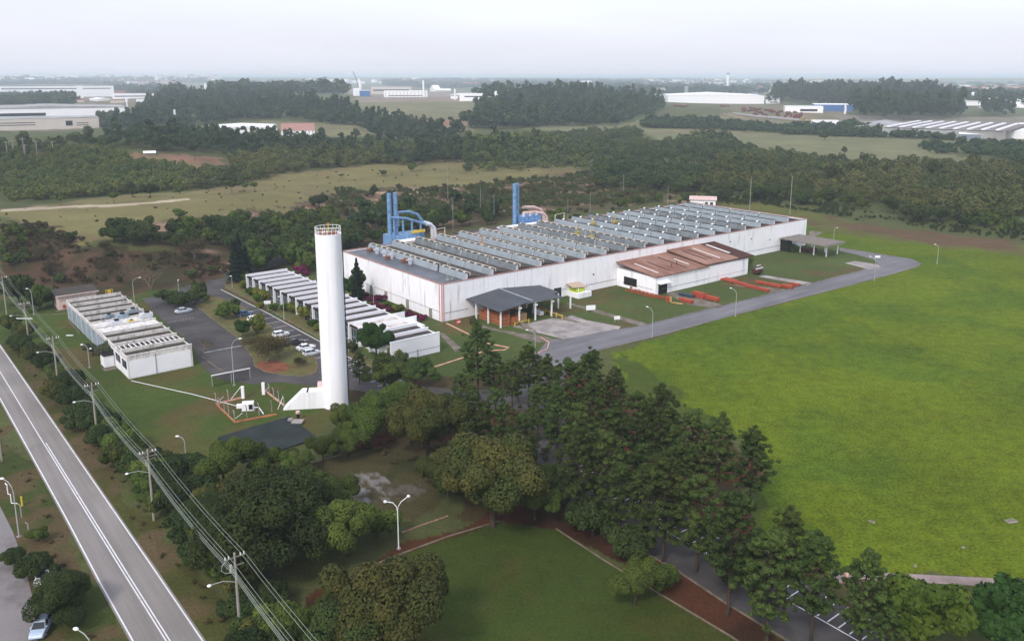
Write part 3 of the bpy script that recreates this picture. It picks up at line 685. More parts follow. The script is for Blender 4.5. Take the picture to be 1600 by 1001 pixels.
def strips(root, lst, zf, zb, m, name, w_=.5):
    for (x, ya, yb) in lst:
        za, zb_ = onroof(x, ya, zf, zb) + .24, onroof(x, yb, zf, zb) + .24
        MB().hexa([(x, ya, za), (x + w_, ya, za), (x + w_, yb, zb_), (x, yb, zb_), (x, ya, za + .06), (x + w_, ya, za + .06), (x + w_, yb, zb_ + .06), (x, yb, zb_ + .06)]).build(name, m, root)
M_sky = pm('clear roof strip', (226, 218, 212), .5, .05, 1)
strips(r1, [(3.0, -13.5, -4.0), (18.5, -12, -6)], AH - .3, AH + 1.6, M_sky, 'skylight')
strips(r1, [(8.0, -13.5, -4.5), (15.0, -14, -2.5)], AH - .3, AH + 1.6, M_rustd, 'roof_gap')
strips(r2, [(31.5, -13.5, -2.5)], AH + .35, AH + 2.35, M_sky, 'skylight'); strips(r2, [(26.0, -13, -3), (28.6, -12.6, -3)], AH + .35, AH + 2.35, M_rustd, 'roof_gap')
strips(r3, [(39.5, -11, -1.5)], AH + .1, AH + 2.25, M_sky, 'skylight', .9)
mb = MB().tube([(12, -11, AH + .3), (12, -11, AH + 1.6)], .12, 6).tube([(15, -10.4, AH + .5), (15, -10.4, AH + 1.9)], .12, 6); mb.parts('chimney', M_rustd, an)
MB().box(0, 23, AD - .3, AD - .12, AH - .42, AH - .3).build('gutter', M_concd, an)

# gate-house kiosk on the front wall
ko = thing('kiosk', 'small white kiosk with beige roof and lime blinds against the factory wall', 'kiosk', (*W(43.4, -.2), 0), ROT)
MB().box(0, 5.2, -4.6, -.02, 0, 1.5).build('wall', M_white, ko)
MB().box(.4, 3.4, -3.6, -.3, 1.5, 2.6).build('glazing', pm('lime blind', (176, 196, 60), .5, .2, 1.5), ko)
mb = MB()
for x, y in ((.1, -4.5), (4.9, -4.5), (.1, -.4)): mb.box(x, x + .14, y, y + .14, 1.5, 3.1)
mb.parts('post', M_white, ko)
MB().hexa([(-.8, -3.2, 3.0), (4.2, -4.0, 2.7), (4.4, .0, 3.4), (-.6, .0, 3.6), (-.8, -3.2, 3.14), (4.2, -4.0, 2.84), (4.4, .0, 3.54), (-.6, .0, 3.74)]).build('roof', pm('beige roof', (178, 158, 140), .8, .1, .6), ko)

# ------------------------------------------------------------------ loading canopy
cv = thing('loading_canopy', 'charcoal sheet canopy on white posts over the loading bay', 'canopy', (*W(8.6, -.2), 0), ROT)
CZ = 5.2
def seg(x0, x1, z0, z1, z2, z3): return [(x0, -14.2, z0), (x1, -14.2, z1), (x1, -.05, z3), (x0, -.05, z2), (x0, -14.2, z0 + .14), (x1, -14.2, z1 + .14), (x1, -.05, z3 + .14), (x0, -.05, z2 + .14)]
ro = MB().hexa(seg(-1.2, 9.8, CZ - .7, CZ + .3, CZ - .3, CZ + .8)).hexa(seg(9.8, 20.8, CZ + .3, CZ - .6, CZ + .8, CZ - .2)).build('roof', M_charc, cv)
MB().hexa([(9.6, -14.25, CZ + .42), (10.0, -14.25, CZ + .42), (10.0, 0, CZ + .92), (9.6, 0, CZ + .92), (9.6, -14.25, CZ + .52), (10.0, -14.25, CZ + .52), (10.0, 0, CZ + 1.02), (9.6, 0, CZ + 1.02)]).build('ridge_cap', M_face, ro)
MB().hexa([(20.8, -9.5, CZ - .62), (24.2, -8.5, CZ - .9), (24.2, -.05, CZ - .5), (20.8, -.05, CZ - .22), (20.8, -9.5, CZ - .5), (24.2, -8.5, CZ - .78), (24.2, -.05, CZ - .38), (20.8, -.05, CZ - .1)]).build('side_roof', M_charc, cv)
for (x, y, z) in ((0, -3.0, 4.5), (0, -8.2, 4.5), (0, -13.4, 4.5), (6.0, -13.4, 5.0), (11.4, -13.4, 5.2), (17.0, -13.4, 4.9), (6.0, -7, 5.1), (11.4, -7, 5.4), (17.0, -6, 5.0), (17, -3, 5.0), (23.6, -8.6, 4.2), (26.2, -10.7, 4.0)):
    MB().box(x - .16, x + .16, y - .16, y + .16, 0, z).build('post', M_plain, cv)
mb = MB().hexa([(0, -13.5, CZ - .95), (9.8, -13.5, CZ + .02), (9.8, -13.3, CZ + .02), (0, -13.3, CZ - .95), (0, -13.5, CZ - .65), (9.8, -13.5, CZ + .28), (9.8, -13.3, CZ + .28), (0, -13.3, CZ - .65)])
mb.hexa([(9.8, -13.5, CZ + .02), (17.2, -13.5, CZ - .6), (17.2, -13.3, CZ - .6), (9.8, -13.3, CZ + .02), (9.8, -13.5, CZ + .28), (17.2, -13.5, CZ - .3), (17.2, -13.3, CZ - .3), (9.8, -13.3, CZ + .28)]).build('beam', M_plain, cv)
mb = MB()
for x in (5.5, 10.8, 16.5): mb.box(x, x + 1.0, -13.9, -13.6, 4.0, 4.4)
mb.parts('floodlight', M_lampw, cv)
def crates(name, label, u0, v0, u1, v1, h, m, step=1.15, grp='stacked goods under the loading canopy'):
    t_ = thing(name, label, 'crates', (*W(u0, v0), 0), ROT, grp); L1, L2 = u1 - u0, v1 - v0
    n1, n2, n3 = max(1, round(L1 / step)), max(1, round(L2 / step)), max(1, round(h / .95))
    mb = MB(); ml = MB(); r_ = random.Random(int(u0 * 7 + v0 * 13))
    for i in range(n1):
        for j in range(n2):
            top = n3 if r_.random() > .2 else max(1, n3 - 1)
            for k in range(top):
                x, y, z = i * L1 / n1, j * L2 / n2, k * h / n3
                ml.box(x + .1, x + L1 / n1 - .1, y + .06, y + L2 / n2 - .06, z + .0, z + .14)
                mb.box(x + .05, x + L1 / n1 - .05, y + .05, y + L2 / n2 - .05, z + .142, z + h / n3 - .03)
    mb.build('load', m, t_); ml.build('pallet', M_wood, t_)
crates('crate_stack', 'long wall of stacked orange crates under the canopy edge', 9.6, -13.2, 12.0, -2.8, 3.0, M_brick)
crates('crate_stack', 'low pair of orange crates at the canopy corner post', 12.3, -13.6, 14.8, -11.2, 2.0, M_brick)
crates('crate_stack', 'pale timber boxes beside the second canopy post', 15.2, -12.4, 18.2, -9.8, 2.0, M_wood)
crates('crate_stack', 'brown crates deep in the loading bay', 12.8, -8.6, 15.6, -5.6, 2.8, pm('brown crates', (122, 70, 46), .8, .2, 1.5))
crates('crate_stack', 'small timber boxes at the back wall of the loading bay', 22, -2.6, 26, -1.0, 1.8, M_wood)
crates('crate_stack', 'white wrapped bales by the last canopy post', 23.3, -11.5, 24.8, -8.2, 1.1, M_plain)
rp = thing('loading_ramp', 'sunken dark loading ramp walls beside the concrete apron', 'ramp', (*W(26, -9), 0), ROT)
MB().hexa([(0, -10.5, 0), (1.4, -14, 0), (1.9, 5, 0), (.9, 5, 0), (0, -10.5, .25), (1.4, -14, .1), (1.9, 5, 1.2), (.9, 5, 1.2)]).build('retaining_wall', M_concd, rp)
MB().hexa([(-14.6, -13.5, 0), (-13.2, -14.5, 0), (-10.4, -3.6, 0), (-11.6, -3.6, 0), (-14.6, -13.5, .15), (-13.2, -14.5, .15), (-10.4, -3.6, .9), (-11.6, -3.6, .9)]).build('retaining_wall', M_concd, rp)
rl = thing('guard_rail', 'yellow guard rail along the loading ramp', 'rail', (*W(26, -9), 0), ROT)
for k in range(6): MB().box(-.1 - .0 * k, .15, -8.5 + 2.3 * k, -8.25 + 2.3 * k, 0, 1.15).build('post', M_yellow, rl)
MB().box(-.05, .1, -8.5, 3.2, .8, .95).build('bar', M_yellow, rl)
rl = thing('guard_rail', 'yellow guard rail in front of the orange crates', 'rail', (*W(12.2, -14.6), 0), ROT)
for k in range(3): MB().box(2.3 * k, 2.3 * k + .2, -.2, 0, 0, 1.1).build('post', M_yellow, rl)
MB().box(0, 4.8, -.15, -.05, .8, .95).build('bar', M_yellow, rl)

# second canopy at the far end of the factory
c2 = thing('open_canopy', 'grey slatted canopy on white posts at the far end of the factory', 'canopy', (*W(147.5, -.2), 0), ROT)
mb = MB()
for k in range(14): mb.box(-1 + k * .92, -1 + k * .92 + .55, -18.6, -.3, 4.55, 4.85)
mb.box(-1, 12, -18.8, -18.4, 4.2, 4.5).box(-1, 12, -10, -9.7, 4.2, 4.5).box(-1, 12, -3, -2.7, 4.2, 4.5)
mb.build('roof', pm('grey roof slats', (128, 120, 116), .9, .15, .6), c2)
for (x, y) in ((3.4, -6.3), (3.2, -11.9), (3.7, -16.5), (10.8, -16.5), (10.5, -6.5), (10.6, -11.8)): MB().tube([(x, y, 0), (x, y, 4.4)], .24, 8).build('post', M_plain, c2)
MB().box(.2, 2.2, -3.5, -.1, 0, 4.2).build('back_room', M_dark, c2)
MB().box(5, 10, -9, -5, 0, 1.2).build('rusty_bin', M_rustd, c2)

# ------------------------------------------------------------------ fin-walled office rows
def office(name, label, u0, u1, vs_, Hh, wallm, finm, slabm, glassfront, front_lean=.0, plain_after=None, ext=None, topm=None):
    v0, v1 = vs_[0], vs_[-1]
    o = thing(name, label, 'office', (*W(u0, v0), 0), ROT); L1 = u1 - u0
    for k, v in enumerate(vs_):
        y = v - v0; e = (ext or {}).get(k, 0)
        th = .32
        y0 = y if k == 0 else y - th / 2
        f = MB().box(0 if not glassfront else -.55, L1 + e, y0, y0 + th, 0, Hh)
        f.build('fin_wall', finm, o)
        MB().box((-.6 if glassfront else -.05), L1 + e + .05, y0 - .05, y0 + th + .05, Hh, Hh + .12).build('coping', topm or finm, o)
        if k == len(vs_) - 1: break
        yb = vs_[k + 1] - v0 - th / 2; ya = y0 + th
        # bay: body, roof slab, glazing
        MB().box(.35, L1 - .35, ya, yb, 0, Hh - 1.15).build('bay', wallm, o)
        sl_ = MB().hexa([(.1, ya, Hh - 1.15), (L1 - .1, ya, Hh - 1.15), (L1 - .1, yb, Hh - 1.15), (.1, yb, Hh - 1.15),
                   (.1, ya, Hh - .95), (L1 - .1, ya, Hh - .95), (L1 - .1, yb, Hh - .6), (.1, yb, Hh - .6)])
        sl_.build('roof', (M_paler if plain_after is not None and k < plain_after and k > 1 else slabm), o)
        MB().box(-.1, .12, ya, yb, Hh - .95, Hh - .1).build('parapet', finm, o) if not glassfront else MB().box(-.3, .1, ya, yb, Hh - .75, Hh - .35).build('parapet', M_dark, o)
        MB().box(L1 - .1, L1 + .05, ya, yb, Hh - .95, Hh - .45).build('parapet', finm, o)
        if glassfront and k >= 3:
            g = MB().box(.2, .34, ya, yb, .3, Hh - .8).build('window', M_glass, o)
            mb = MB(); n = 4
            for q in range(n + 1):
                yy = ya + (yb - ya) * q / n; mb.box(.1, .22, yy - .05, yy + .05, .3, Hh - .8)
            mb.box(.08, .2, ya, yb, 1.3, 1.42).build('mullion', M_face, g)
        elif not glassfront:
            if k < 3:
                MB().box(-.02, .34, ya, yb, 0, Hh - .9).build('wall', M_plain, o)
                g = MB().box(-.1, .0, ya + .6, yb - .9, 1.9, 3.6).build('window', M_glass, o); MB().box(-.13, -.09, (ya + yb) / 2 - .2, (ya + yb) / 2 - .1, 1.9, 3.6).build('mullion', M_face, g)
            else:
                mb = MB()
                for q in range(4):
                    yy = ya + (yb - ya) * q / 4; mb.box(-.0, .3, yy + .05, yy + (yb - ya) / 4 - .05, .1, Hh - .9)
                mb.build('cladding', M_bluegrey, o)
    return o
vR = [-19.6 + 4.92 * k for k in range(18)]
offR = office('office_row', 'long row of white fin-walled offices between the lane and the factory', -26.2, -13.8, vR, 4.6, M_white, M_plain, M_slab, True, plain_after=4, ext={2: 0, 3: 3.0, 4: 2.6, 17: 0})
MB().tube([(.3, -.03, 1.4), (12.3, -.03, 1.4)], .045, 4).tube([(6.4, -.05, 0), (6.4, -.05, 1.7)], .1, 4).parts('wall_pipe', M_groove, offR)
MB().box(12.4, 14.8, 9.9, 14.6, 0, 3.6).build('side_room', M_plain, offR)
vL = [5.6 + 5.24 * k for k in range(12)]
offL = office('office_row', 'weathered grey-white fin-walled office row beside the left parking lot', -75.0, -61.7, vL, 5.0, M_white, M_weath, pm('dark stained slab', (84, 76, 68), .9, .2, .5, c2=(54, 48, 42), c2s=.7, c2t=.5, fine=.12, fs=4), False, topm=M_weath)
MB().box(.25, 12.9, -.08, -.02, .15, 3.9).build('end_wall_panel', M_plain, offL)
MB().tube([(5.6, -.12, 0), (5.6, -.12, 4.6)], .07, 5).parts('downpipe', M_groove, offL)
for k in (4, 5):                       # lighter, patched roofs in the middle of the row
    yy = 5.24 * k + .3
    MB().hexa([(.2, yy, 4.45), (13, yy, 4.45), (13, yy + 4.6, 4.75), (.2, yy + 4.6, 4.75), (.2, yy, 4.52), (13, yy, 4.52), (13, yy + 4.6, 4.83), (.2, yy + 4.6, 4.83)]).build('patched_roof', M_weath, offL)
mb = MB()
for k in range(12): mb.box(.6 + k * 1.03, .75 + k * 1.03, 5.6, 9.8, 4.6, 4.75)
mb.build('roof_rib', M_plain, offL)
def ac(u, v, s, m, label):
    t_ = thing('roof_unit', label, 'ventilator', (*W(u, v), 4.8), ROT + .1, 'cooling machines on the left office roof')
    MB().box(-1.1 * s, 1.1 * s, -.8 * s, .8 * s, 0, .9 * s).build('casing', m, t_)
    MB().tube([(.2 * s, 0, .9 * s), (.2 * s, 0, 1.2 * s)], .5 * s, 10).build('fan', M_dark, t_)
    MB().tube([(-1.1 * s, -.4 * s, .4), (-1.9 * s, -.4 * s, .5), (-2.0 * s, -.4 * s, .05)], .14, 6).build('pipe', M_pipe, t_)
ac(-70.5, 32.5, 1.1, M_pipe, 'silver cooling unit at the left edge of the unit cluster on the weathered office roof')
ac(-68.0, 37.5, 1.2, M_bluegrey, 'blue grey cooling unit at the back of the cluster on the weathered office roof')
ac(-64.5, 41.5, 1.0, M_face, 'grey boxy cooling unit nearest the parking lot among those at the back of the roof')
ac(-63.0, 35.0, 1.2, M_pipe, 'silver cooling unit at the parking lot edge of the weathered office roof')
ac(-67.2, 32.4, .6, M_yellow, 'little yellow pump between two silver units on the weathered office roof')
ac(-70.4, 40.0, .9, M_bluegrey, 'small blue grey unit farthest left on the weathered office roof')
pr = thing('porch', 'small white porch box with a black roof on the left office front', 'porch', (*W(-77.2, 16.4), 0), ROT)
MB().box(0, 2.05, 0, 3.4, 0, 2.6).build('wall', M_plain, pr); MB().box(-.15, 2.1, -.15, 3.55, 2.6, 2.78).build('roof', M_dark, pr)
MB().box(-.6, 2.0, -2.4, -.1, 0, .12).build('step', M_concd, pr)

# pinkish shed behind the left office
sh = thing('shed', 'pale pink shed with dark stained flat roof beside the weathered office row', 'shed', (*W(-75.2, 73.8), 0), ROT)
MB().box(0, 9.6, 0, 6.5, 0, 3.9).build('wall', M_pinkw, sh)
MB().hexa([(-.6, -.6, 3.9), (10.2, -.6, 3.9), (10.2, 7.1, 4.3), (-.6, 7.1, 4.3), (-.6, -.6, 4.15), (10.2, -.6, 4.15), (10.2, 7.1, 4.55), (-.6, 7.1, 4.55)]).build('roof', pm('dark stained roof', (66, 60, 54), .9, .2, .4), sh)
MB().box(-.62, 10.22, -.64, -.6, 3.86, 4.18).build('fascia', M_pinkw, sh); MB().box(1.0, 1.7, -.12, -.01, .5, 1.4).build('extinguisher_box', M_orange, sh)
MB().box(-.8, 10, -1.0, -.02, 0, .15).build('plinth', M_concd, sh)
yb = thing('yellow_hoist', 'yellow hoist frame between the pink shed and the bank', 'hoist', (*W(-62.5, 76.5), 0), ROT)
MB().tube([(0, 0, 0), (0, 0, 3.2), (1.7, 0, 3.2), (1.7, 0, 0)], .12, 6).tube([(.85, 0, 3.2), (.85, 1.2, 0)], .1, 6).build('frame', M_yellow, yb); MB().box(.4, 1.3, -.3, .3, 2.2, 3.0).build('winch', M_yellow, yb)

# ------------------------------------------------------------------ water tower
tx, ty = W(-47.7, -34.3)
tw = thing('water_tower', 'tall plain white cylindrical water tower with railed top', 'tower', (tx, ty, 0), ROT)
TR, TH = 2.38, 33.4
MB().tube([(0, 0, 0), (0, 0, TH)], [TR, TR], 48).build('shaft', M_tower, tw, smooth=False)
mb = MB()
for k in range(48):
    a, b = 2 * math.pi * k / 48, 2 * math.pi * (k + 1) / 48
    for r0, r1, z0, z1 in ((TR - .18, TR + .02, TH, TH + .35),):
        mb.hexa([(r0*math.cos(a), r0*math.sin(a), z0), (r1*math.cos(a), r1*math.sin(a), z0), (r1*math.cos(b), r1*math.sin(b), z0), (r0*math.cos(b), r0*math.sin(b), z0),
                 (r0*math.cos(a), r0*math.sin(a), z1), (r1*math.cos(a), r1*math.sin(a), z1), (r1*math.cos(b), r1*math.sin(b), z1), (r0*math.cos(b), r0*math.sin(b), z1)])
mb.build('rim', M_tower, tw)
MB().tube([(0, 0, TH + .0), (0, 0, TH + .12)], TR - .25, 32).build('top_deck', pm('rust stained deck', (150, 124, 116), .9, .3, 1.2), tw)
ring = lambda z, r, t: MB().tube([(r * math.cos(2*math.pi*k/36), r * math.sin(2*math.pi*k/36), z) for k in range(37)], t, 5)
rl_ = ring(TH + 1.55, TR - .05, .05); 
for k in range(18):
    a = 2 * math.pi * k / 18; rl_.tube([((TR-.05)*math.cos(a), (TR-.05)*math.sin(a), TH + .3), ((TR-.05)*math.cos(a), (TR-.05)*math.sin(a), TH + 1.55)], .04, 4)
rl2 = ring(TH + .95, TR - .05, .035); n0 = len(rl_.v); rl_.v += rl2.v; rl_.f += [tuple(i + n0 for i in f) for f in rl2.f]
rl_.build('railing', M_lampw, tw)
mb = MB().tube([(-.2, .5, TH), (-.2, .5, TH + 2.4)], .08, 5).tube([(.5, -.9, TH + .2), (1.8, .7, TH + .9)], .12, 5).tube([(-1.6, .2, TH + .1), (-.9, .8, TH + 1.1)], .2, 5).box(.2, 1.5, -.6, .5, TH + .1, TH + .6)
mb.build('hatch', pm('rusty hatch', (140, 92, 74), .8, .3, 2), tw)
MB().tube([(.3, .4, TH), (.3, .4, TH + 2.2)], .1, 6).build('beacon', M_yellow, tw)
ang = RAD(-28) ; px_, py_ = (TR + .14) * math.cos(ang), (TR + .14) * math.sin(ang)
MB().tube([(px_, py_, .5), (px_, py_, TH - .3)], .11, 6).build('riser_pipe', M_charc, tw)
# side buttress running left from the shaft, in the picture plane's direction
bt = MB().yprism([(-9.8, 0), (-1.4, 0), (-1.4, 3.4), (-6.2, 3.4)], -1.15, 1.15).build('buttress', M_tower, tw); 
bt.rotation_euler = (0, 0, RAD(-38.5 + 8 + -0)); 
b2_ = MB().box(-5.3, -5.0, -1.17, 1.17, 3.38, 3.46).build('slot', M_dark, tw); b2_.rotation_euler = bt.rotation_euler
b3_ = MB().box(-3.4, -2.4, 1.15, 2.4, 0, 4.2).build('valve_box', M_pinkw, tw); b3_.rotation_euler = bt.rotation_euler

# buried cistern with its hatch
ci = [G(*p) for p in ((340,685),(452,652),(496,686),(378,724))]
a_ = sum(ci[i][0]*ci[(i+1)%4][1]-ci[(i+1)%4][0]*ci[i][1] for i in range(4)); ci = ci[::-1] if a_ < 0 else ci
cx_ = sum(p[0] for p in ci) / 4; cy_ = sum(p[1] for p in ci) / 4
ct = thing('cistern', 'flat dark cistern roof sunk in the lawn below the tower', 'cistern', (cx_, cy_, 0))
MB().prism([(p[0] - cx_, p[1] - cy_) for p in ci], 0, .32).build('roof', M_tank, ct)
hx, hy = G(470, 663)
MB().box(hx - cx_ - 1.7, hx - cx_ + .3, hy - cy_ - .4, hy - cy_ + 1.4, .32, .5).build('hatch', M_conc, ct)
MB().box(hx - cx_ - 2.6, hx - cx_ - 1.8, hy - cy_ + .8, hy - cy_ + 1.7, .32, .62).build('hatch', M_conc, ct)
vp = thing('valve_post', 'short pink and black valve post on the cistern corner', 'valve', (*G(466, 655), .32))
MB().tube([(0, 0, 0), (0, 0, .9)], .28, 8).build('stem', M_dark, vp); MB().tube([(0, 0, .9), (0, 0, 1.3)], .4, 8).build('wheel', M_pink, vp)

# ------------------------------------------------------------------ fenced valve yard
def post(x, y, h, rz, parent, m=M_conc):
    MB().tube([(x, y, 0), (x, y, h - .35), (x + .28 * math.cos(rz), y + .28 * math.sin(rz), h)], .09, 5).build('post', m, parent)
q = [G(338,632), G(367,660), G(432,648), G(445,636), G(412,607), G(381,621)]
yd = thing('valve_yard_fence', 'broken concrete post fence on an orange kerb around the white valve box', 'fence', (*q[0], 0))
def rel(p): return (p[0] - q[0][0], p[1] - q[0][1])
def kseg(a, b, m, parent, wd=.25, h=.28):
    a, b = np.array(a), np.array(b); d = (b - a) / np.linalg.norm(b - a); n = np.array((-d[1], d[0])) * wd / 2
    MB().hexa([(*(a - n), 0), (*(b - n), 0), (*(b + n), 0), (*(a + n), 0), (*(a - n), h), (*(b - n), h), (*(b + n), h), (*(a + n), h)]).build('kerb', m, parent)
kseg(rel(q[0]), rel(q[1]), M_kerbor, yd); kseg(rel(q[1]), rel(q[2]), M_kerbor, yd); kseg(rel(G(448,637)), rel(G(413,610)), M_kerbpk, yd); kseg(rel(q[0]), rel(q[5]), M_kerbpk, yd)
for (x, y) in ((338,632),(344,640),(351,645),(358,652),(367,660),(386,652),(405,648),(444,636),(436,629),(428,624),(421,617),(357,627),(425,644)):
    post(*rel(G(x, y)), 2.4, RAD(150), yd)
for (x, y) in ((380,622), (412,616)):
    X, Y = rel(G(x, y)); MB().box(X - .28, X + .28, Y - .2, Y + .2, 0, 2.5).build('pier', M_plain, yd)
for (a, b) in (((361,624),(378,617)), ((434,640),(443,634)), ((367,655),(380,660)), ((340,629),(350,634)), ((414,612),(421,618))):
    A, B = rel(G(*a)), rel(G(*b)); MB().tube([(*A, .1), (*B, 1.9)], .05, 5).build('brace', M_plain, yd)
vb = thing('valve_box', 'white box housing with a dark opening inside the broken fence', 'housing', (*G(389,640), 0), RAD(10))
MB().box(-1.2, .9, -.7, .9, .1, 1.5).box(-2.2, -1.2, -.3, .4, .5, 1.2).build('housing', M_plain, vb); MB().box(.1, .8, -.78, -.69, .35, 1.3).build('opening', M_dark, vb)
MB().box(-1.3, 1.2, -.8, 1, 0, .1).build('slab', M_conc, vb)
pp = thing('surface_pipe', 'long thin white pipe lying across the lawn to the valve box', 'pipe', (*G(205,596), 0))
P0 = G(205, 596)
MB().tube([(G(x, y)[0] - P0[0], G(x, y)[1] - P0[1], .22) for x, y in ((205,596),(250,606),(300,617),(338,627),(375,637),(385,640))], .06, 6).build('pipe', M_plain, pp)
MB().tube([(G(x, y)[0] - P0[0], G(x, y)[1] - P0[1], z) for x, y, z in ((395,640,.5),(405,643,.9),(412,648,.2))], .09, 6).build('pipe', M_plain, pp)

# mesh screen beside the parking lot
g0, g1 = G(332, 604), G(391, 592)
mf = thing('mesh_fence', 'tall dark wire mesh panel with a white top rail by the parking exit', 'fence', (*g0, 0), math.atan2(g1[1] - g0[1], g1[0] - g0[0]))
Lf = math.dist(g0, g1); mb = MB()
for k in range(int(Lf / .35)): mb.box(k * .35, k * .35 + .035, -.012, .012, 0, 2.3)
for k in range(7): mb.box(0, Lf, -.014, .014, k * .35 + .1, k * .35 + .13)
mb.build('mesh', M_dark, mf); MB().box(-.1, Lf + .1, -.06, .06, 2.3, 2.5).build('top_rail', M_plain, mf)
for k in range(3): MB().box(k * Lf / 2 - .05, k * Lf / 2 + .05, -.05, .05, 0, 2.3).build('post', M_post, mf)

# ------------------------------------------------------------------ blue filter plants behind the factory
bp_ = thing('filter_plant', 'blue twin-stack filter plant with silver bent ducts behind the near roof rows', 'machine', (*W(19, 60), 0), ROT)
for (x, y) in ((2.6, 2.4), (4.9, 2.4)):
    s_ = MB().tube([(x, y, 0), (x, y, 25)], .72, 14).build('stack', M_blue, bp_)
    mb = MB()
    for k in range(9): mb.tube([(x, y, 3 + k * 2.6), (x, y, 3.15 + k * 2.6)], .79, 14)
    mb.parts('flange', M_blued, s_)
mb = MB()
for k in range(8): mb.box(2 + k * 1.6, 3.5 + k * 1.6, .5, 6, 7.95, 11.2)
mb.build('filter_body', M_blue, bp_)
MB().box(1.6, 15.2, .2, 6.2, 0, 7.9).build('frame', M_blued, bp_)
mb = MB()
for k in range(4): mb.tube([(3.5 + 3.4 * k, 1.2, 11.2), (3.5 + 3.4 * k, 1.2, 16.6 - .7 * k)], .34, 8)
mb.parts('branch_duct', M_blue, bp_)
MB().tube([(2.6, 1.2, 17.2), (8, 1.2, 16.4), (14, .8, 14.3), (15.5, .6, 13.7)], .42, 10).build('duct', M_blue, bp_)
MB().tube([(15.4, .6, 13.8), (17.2, .4, 13.5), (18.4, .2, 12.2), (18.8, 0, 9.5), (18.8, -.2, 6)], .62, 12).build('duct_bend', M_pipe, bp_)
MB().tube([(8.5, 7, 13), (8.5, 7, 17.6), (13, 7.5, 17.4), (16.5, 7.5, 16), (18.6, 7.2, 13.2)], .5, 12).build('duct', M_blue, bp_)
MB().tube([(18.6, 7.2, 13.2), (20.6, 6.6, 12.6), (21.5, 6.2, 11), (21.4, 6, 7)], .6, 12).build('duct_bend', M_pipe, bp_)
MB().box(9.5, 14.5, -.3, .3, 11.4, 12.2).build('walkway', M_yellow, bp_)
kh = thing('plant_shed', 'khaki shed with a bright white roof in front of the twin-stack filter plant', 'shed', (*W(23.5, 56.2), 0), ROT)
MB().box(0, 7.5, 0, 4.2, 0, 9.0).build('wall', M_khaki, kh); MB().hexa([(-.5, -.5, 9.0), (8, -.5, 9.0), (8, 4.7, 9.5), (-.5, 4.7, 9.5), (-.5, -.5, 9.2), (8, -.5, 9.2), (8, 4.7, 9.7), (-.5, 4.7, 9.7)]).build('roof', M_plain, kh)
bq = thing('filter_plant', 'blue twin-stack filter plant with pinkish ducts at the middle of the factory rear', 'machine', (*W(71, 59), 0), ROT)
for (x, y) in ((2.2, 2.5), (4.2, 3.5)):
    s_ = MB().tube([(x, y, 0), (x, y, 24.2)], .74, 14).build('stack', M_blue, bq); mb = MB()
    for k in range(8): mb.tube([(x, y, 4 + k * 2.6), (x, y, 4.12 + k * 2.6)], .8, 14)
    mb.parts('flange', M_blued, s_)
mb = MB()
for k in range(6): 
    for j in range(3): mb.box(3.6 + k * 1.55, 5.0 + k * 1.55, 0, 5.5, 6 + j * 2.1, 7.95 + j * 2.1)
mb.build('filter_body', M_blued, bq); MB().box(3.4, 13.2, .2, 5.2, 0, 5.9).build('frame', M_blued, bq)
mb = MB().tube([(5, .8, 13.6), (11, .8, 13.2), (14.5, .6, 12.4), (15.8, .5, 11), (16, .4, 7.5)], .5, 10); mb.build('duct', M_pink, bq)
MB().tube([(9, 6, 14.6), (14, 6, 14.2), (17.2, 5.6, 13), (18.6, 5.4, 11), (18.6, 5.2, 8)], .58, 10).build('duct', M_pink, bq)
mb = MB()
for k in range(3): mb.tube([(5 + 3 * k, .8, 12), (5 + 3 * k, .8, 13.5)], .55, 8)
mb.parts('branch_duct', M_pipe, bq)
MB().box(-8, 14, -3.6, .0, 9.3, 9.8).build('platform', M_plain, bq)
lo_ = thing('rear_building', 'low dark flat-roofed building joined behind the factory near the second filter plant', 'building', (*W(46, 54.8), 0), ROT)
MB().box(0, 24, 0, 6, 0, 9.3).build('wall', M_concd, lo_); MB().box(-.3, 24.3, .02, 6.3, 9.3, 9.6).build('roof', M_slab, lo_)
for (u_, v_, lb) in ((34, 54.4, 'pale goal-shaped pipe frame standing behind the third roof row'), (86, 52.8, 'pale goal-shaped pipe frame standing behind the tenth roof row')):
    t_ = thing('pipe_frame', lb, 'frame', (*W(u_, v_ + .9), 0), ROT); MB().tube([(0, 0, 0), (0, 0, 12.6), (4.4, 0, 12.9), (4.4, 0, 0)], .22, 6).build('frame', M_cream, t_)
# white hut past the factory's far corner
hx, hy = G(1098, 322); ht = thing('hut', 'small white hut with a pinkish roof beyond the far corner of the factory', 'hut', (hx, hy, 0), ROT - .9)
MB().box(-6, 6, -3, 3, 0, 3.4).build('wall', M_white, ht); MB().hexa([(-6.6, -3.6, 3.4), (6.6, -3.6, 3.4), (6.6, 3.6, 4.3), (-6.6, 3.6, 4.3), (-6.6, -3.6, 3.6), (6.6, -3.6, 3.6), (6.6, 3.6, 4.5), (-6.6, 3.6, 4.5)]).build('roof', M_pink, ht)
for x in (1, 3.4): MB().box(x, x + 1.4, -3.08, -2.99, 1.0, 2.4).build('window', M_dark, ht)

